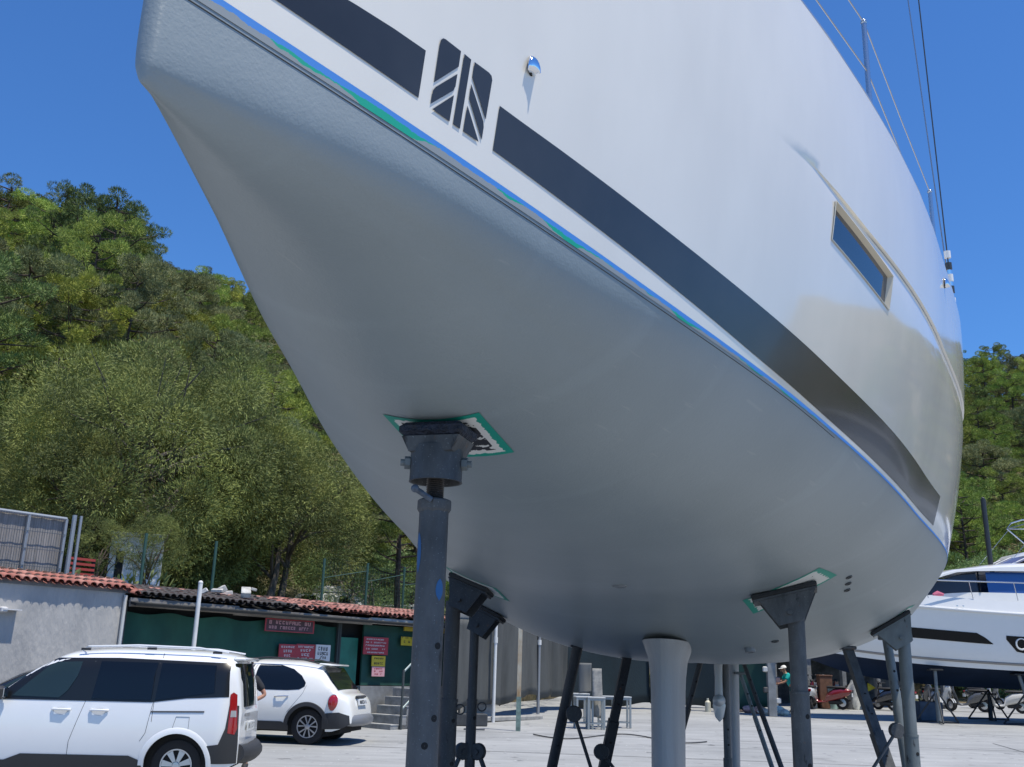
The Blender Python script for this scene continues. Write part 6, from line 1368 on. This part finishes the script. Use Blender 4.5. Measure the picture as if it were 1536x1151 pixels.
def broad(H,R,seed,per=420,mt=None,l=.20,w=.05,trunks=1,base=.25,name='leafy_tree',flat=.8,cl=90,bark=None):
    rs=np.random.RandomState(seed); t=thing(name,'x','tree'); g=G(); cs=[];rr=[]
    for k in range(trunks):
        a=rs.uniform(0,6.28); b=Vector((rs.uniform(-.5,.5)*(trunks>1)*R*.35,rs.uniform(-.4,.4)*(trunks>1)*R*.3,-.2)); top=b+Vector((math.cos(a)*R*.2,math.sin(a)*R*.2,H*.62)); g.tube([b,b.lerp(top,.4)+Vector((rs.uniform(-.2,.2),rs.uniform(-.2,.2),0)),top],[.045*H*.6,.034*H*.5,.03],9)
        for j in range(9):
            s_=b.lerp(top,rs.uniform(.35,1)); aa=rs.uniform(0,6.28); e=Vector((math.cos(aa)*R*rs.uniform(.5,.95),math.sin(aa)*R*rs.uniform(.5,.95),H*rs.uniform(.45,.92))); g.tube([s_,s_.lerp(e,.5)+Vector((0,0,.25)),e],[.022*H*.45,.016*H*.4,.01],6)
    g.build('trunk',bark or BARKG,t)
    for i in range(cl):
        u=rs.normal(size=3); u/=np.linalg.norm(u); q=rs.uniform(.55,1)**.5; zc_=H*(base+(1-base)/2); cs.append((u[0]*R*q*rs.uniform(.8,1.08),u[1]*R*q*rs.uniform(.8,1.08),zc_+u[2]*H*(1-base)/2*q*rs.uniform(.8,1.08))); rr.append(rs.uniform(.15,.27)*R)
    C,D,L_,W_=clumps(cs,rr,per,l,w,flat,.1); me=leaf_mesh('crown',C,D,L_,W_,mt or PINE2); o=bpy.data.objects.new('crown',me); COL.objects.link(o); o.parent=t; return t
protos=[pine(12,3.6,1),pine(14,4.2,2),pine(10,3.4,3),pine(13,3.2,4,lean=.01),pine(11,4.4,5)]
PYEL=mat('pine_yellowish',(.37,.40,.07),.6,col2=(.15,.18,.04),spec=.15,vscale=.8,rnd=.3,trans=.12,det=3); PBLU=mat('pine_dark',(.19,.26,.08),.6,col2=(.07,.10,.035),spec=.15,vscale=.8,rnd=.3,trans=.10,det=3); PGRY=mat('pine_greyish',(.27,.29,.13),.6,col2=(.12,.135,.065),spec=.15,vscale=.8,rnd=.3,trans=.10,det=3)
for k_,m_ in ((2,PYEL),(3,PBLU),(4,PGRY)): [c for c in protos[k_].children if c.name.startswith('crown')][0].data.materials[0]=m_
used=[False]*5
def plant_pine(k,loc,rz,sc,label,group):
    if not used[k]:
        used[k]=True; o=protos[k]; o.location=loc; o.rotation_euler=(0,0,rz); o.scale=(sc,)*3; o['label']=label; o['group']=group; return o
    return dup(protos[k],loc,rz,label,group,sc)
rs=random.Random(11); placed=[]
KINDW=['round-crowned','tall full','squat','slender','broad spreading']
def left_label(k,x,y,z,r):
    px,py=proj((x,y,z)); band='high on the ridge' if py<420 else 'halfway up the slope' if py<600 else 'low on the slope'
    wh='at the far left edge' if px<60 else 'above the mesh gate' if px<120 else 'above the white hut' if px<200 else 'over the sooty roof' if px<290 else 'left of the bow' if px<380 else 'beside the bow edge' if px<480 else 'behind the bow stand'
    return '%s pine %s, %s'%(KINDW[k],band,wh)
def right_label(k,x,y,z,r):
    px,py=proj((x,y,z))
    if px>1600: return 'pine on the wooded slope beyond the right edge of the picture'
    if px<1440: return 'pine on the wooded slope hidden behind the after hull'
    band='on the ridge' if py<560 else 'at mid slope' if py<700 else 'at the slope foot'
    wh='touching the hull edge' if px<1470 else 'above the yacht mast' if px<1500 else 'above the yacht screen' if px<1540 else 'at the right picture edge'
    return '%s dark pine %s, %s'%(KINDW[k],band,wh)
def try_place(az,r,mind,k,sc,label,group,sink=.6):
    x,y=r*math.sin(az),r*math.cos(az)
    for (px,py) in placed:
        if (px-x)**2+(py-y)**2<mind**2: return
    placed.append((x,y)); zt=hill_h(x,y)+10*sc; label=left_label(k,x,y,zt,r) if az<math.radians(-8) else right_label(k,x,y,zt,r) if az>math.radians(18) else label; plant_pine(k,(x,y,hill_h(x,y)-sink),rs.uniform(0,6.28),sc,label,group)
# big near pines on the left, crowns against the sky
def pine_top(px,py,y,k,sc,label,H):
    p=at(px,py,y); placed.append((p.x,p.y)); hh=hill_h(p.x,p.y)-.4; o=plant_pine(k,(p.x,p.y,hh),rs.uniform(0,6.28),sc,label,'large pines on the near slope'); o.scale=(sc,sc,max(.5,(p.z-hh)/H)); return o
pine_top(188,285,50,3,.80,'tallest slender dark pine at the left with its crown against the sky',13)
pine_top(134,280,52,3,.72,'tall pine just left of the tallest one, tip above the ridge',13)
pine_top(160,330,47,0,.66,'full pine between and below the two tall tips',12)
pine_top(78,305,56,0,.80,'broad pine left of the two tall tips, merging with the ridge',12)
pine_top(15,272,60,1,.78,'pine at the far left edge on the skyline',14)
pine_top(40,390,44,4,.78,'bright spreading pine in the left foreground slope',11)
pine_top(120,420,43,2,.74,'rounded pine below the tallest pines',10)
pine_top(205,400,46,4,.66,'spreading pine just below the tall pine on its right',11)
pine_top(20,500,38,0,.72,'pine at the left edge above the gate',12)
pine_top(90,560,37,1,.55,'dark trunked pine low at the left behind the gate',14)
pine_top(260,450,54,2,.78,'yellow green pine on the middle of the slope beside the bow',10)
pine_top(330,500,52,4,.66,'spreading pine close to the bow underside',11)
pine_top(420,560,50,0,.66,'full pine beside the hull above the power lines',12)
def skyline_ok(x,y,z):
    px,py=proj((x,y,z)); 
    lim=np.interp(px,[-200,0,200,215,350,420,1430,1445,1480,1536,1700],[282,292,320,385,420,450,415,505,505,520,495]); return py>lim-2
n=0
for i in range(3200):
    az=math.radians(rs.uniform(-36,52)) if i%3 else math.radians(rs.uniform(22.5,29.5)); r0=bdist(az); r=r0+12+rs.random()**1.15*112
    if -10<math.degrees(az)<22 and rs.random()<.84: continue
    if az>math.radians(30) and rs.random()<.5: continue
    x,y=r*math.sin(az),r*math.cos(az); k=rs.randrange(5); sc=rs.uniform(.5,.82)
    if az>math.radians(10) and r<r0+14: continue
    z=hill_h(x,y)+[12,14,10,13,11][k]*sc-.6
    if r<bdist(az)+17 and az<math.radians(-8): continue
    tries=0
    while not skyline_ok(x,y,z) and tries<3: sc*=.85; z=hill_h(x,y)+[12,14,10,13,11][k]*sc-.6; tries+=1
    if not skyline_ok(x,y,z): continue
    zone=('pine among many on the hillside left of the yacht' if az<math.radians(-8) else 'pine on the wooded hill behind the tarpaulins, hidden by the hull' if az<math.radians(18) else 'dark pine on the wooded hillside right of the yacht')
    gr=('pines covering the left hillside' if az<math.radians(-8) else 'pines behind the hull' if az<math.radians(18) else 'pines covering the right hillside')
    try_place(az,r,3.0+ r*.010,k,sc,zone,gr); n=len(placed)
    if n>=330: break
print('pines',n)
for i,u_ in enumerate(used):
    if not u_: 
        for c in list(protos[i].children): bpy.data.objects.remove(c)
        bpy.data.objects.remove(protos[i])
# the fine-leaved grey-green trees above the shed
def put_tree(t,px,py_top,y,H,label,group=None,sc=1.):
    p=at(px,py_top,y); h=p.z-hill_h(p.x,p.y)+.2; t.location=(p.x,p.y,hill_h(p.x,p.y)-.2); s_=h/H; t.scale=(sc*s_,sc*s_,s_); tag(t,label,None,group); return t
FG='fine leaved trees above the shed'
put_tree(broad(7,4.6,21,per=1250,l=.105,w=.019,trunks=4,base=.10,cl=170),250,545,33,7,'wide fine-leaved olive-green tree with several trunks behind the sooty roof',FG,.95)
put_tree(broad(6,3.4,22,per=1250,l=.105,w=.019,trunks=2,base=.08,cl=130),425,640,35,6,'greyish fine-leaved tree right of the wide one, above the small van',FG,.95)
put_tree(broad(6,3.0,23,per=1250,l=.105,w=.019,trunks=2,base=.25,cl=80,bark=BARK),135,640,30,6,'fine-leaved tree with leaning dark trunk beside the red slatted fence',FG,.9)
put_tree(broad(6,3.2,24,per=1200,l=.105,w=.019,trunks=3,base=.08,cl=120),330,610,37,6,'fine-leaved tree between the wide tree and the greyish one',FG)
BUSH=mat('bush_green',(.27,.38,.13),.7,col2=(.13,.21,.07),vscale=1.2,trans=.25)
b=broad(4.2,3.0,31,per=520,mt=BUSH,l=.12,w=.03,trunks=2,base=.0,name='shrub',cl=80)
put_tree(b,545,805,43,4.2,'bright green bush on the bank above the white railing','bushes on the bank',1.1); b['category']='shrub'
b2=broad(7,4.2,33,per=560,mt=BUSH,l=.13,w=.032,trunks=3,base=.0,name='tall_shrub',cl=110)
first=True
for (px,py,y,sc,lb) in ((480,822,54,1.,'green bush behind the small van'),(600,815,52,1.2,'dark green bush just left of the bow stand pole'),(415,835,52,.9,'low bush left of the small white van'),(360,850,40,.8,'low bush under the greyish tree'),(1450,842,56,1.1,'bushy green growth behind the motor yacht mast'),(1500,832,58,1.1,'bushy green growth behind the motor yacht screen'),(1550,826,60,1.1,'bushy green growth right of the motor yacht screen'),(1395,845,57,1.1,'bushy green growth between hull and motor yacht')):
    p=at(px,py,y); h=max(1.2,p.z-hill_h(p.x,p.y)); loc=(p.x,p.y,hill_h(p.x,p.y)-.2)
    if h>4.5:
        if first: first=False; b2.location=loc; c=tag(b2,lb,'shrub','bushes on the bank')
        else: c=dup(b2,loc,rs.uniform(0,6),lb,'bushes on the bank')
        c.scale=(sc,sc,h/7)
    else:
        c=dup(b,loc,rs.uniform(0,6),lb,'bushes on the bank'); c.scale=(sc*h/4.2,sc*h/4.2,h/4.2)
if first:
    for c in list(b2.children): bpy.data.objects.remove(c)
    bpy.data.objects.remove(b2)
put_tree(broad(5,2.0,41,per=1300,l=.09,w=.018,trunks=1,base=.30,cl=60,bark=BARK),232,770,26.5,5,'small dark-trunked tree half covering the white hut, on its right',FG,.9)
put_tree(broad(5,1.8,42,per=1300,l=.09,w=.018,trunks=1,base=.35,cl=50,bark=BARK),160,775,25.5,5,'small dark-trunked tree between red slatted fence and white hut',FG,.9)
# undergrowth over the slope: nobody could count it
C=[];RR=[]
for i in range(4200):
    az=math.radians(rs.uniform(-33,33)) if i%3 else math.radians(rs.uniform(22.5,52)); r0=bdist(az); d=2+rs.random()**1.4*95; r=r0+d; x,y=r*math.sin(az),r*math.cos(az)
    if az<math.radians(-3) and d<13 and rs.random()<.75: continue
    if math.radians(-18)<az<math.radians(-3) and d<24: continue
    if az>math.radians(10) and d<8: continue
    R_=rs.uniform(.5,1.3)*(.5 if d<15 else 1.5 if math.radians(-8)<az<math.radians(22) else 1); z=hill_h(x,y)+R_*.25
    C.append((x,y,z)); RR.append(R_)
Cc,D,L_,W_=clumps(C,RR,230,.20,.055,.6,.4); me=leaf_mesh('undergrowth',Cc,D,L_,W_,mat('scrub_leaves',(.22,.25,.07),.7,col2=(.10,.14,.04),vscale=.3,trans=.2)); o=bpy.data.objects.new('undergrowth',me); COL.objects.link(o); tag(o,'scrub and low bushes covering the hillside between the pines',None,kind='stuff')
# overhead wires by the bow
wr=thing('overhead_wires','three thin power lines crossing in front of the trees beside the bow','wires',(0,0,0))
for k in range(3): 
    a=at(360,668+k*5,38); b_=at(560,694+k*3.0,52); pts=[a.lerp(b_,i/16)-Vector((0,0,.5*math.sin(math.pi*i/16))) for i in range(-6,24)]; g=G(); g.tube(pts,.016,5); g.build('wire',mat('wire_grey',(.30,.31,.32),.5),wr)
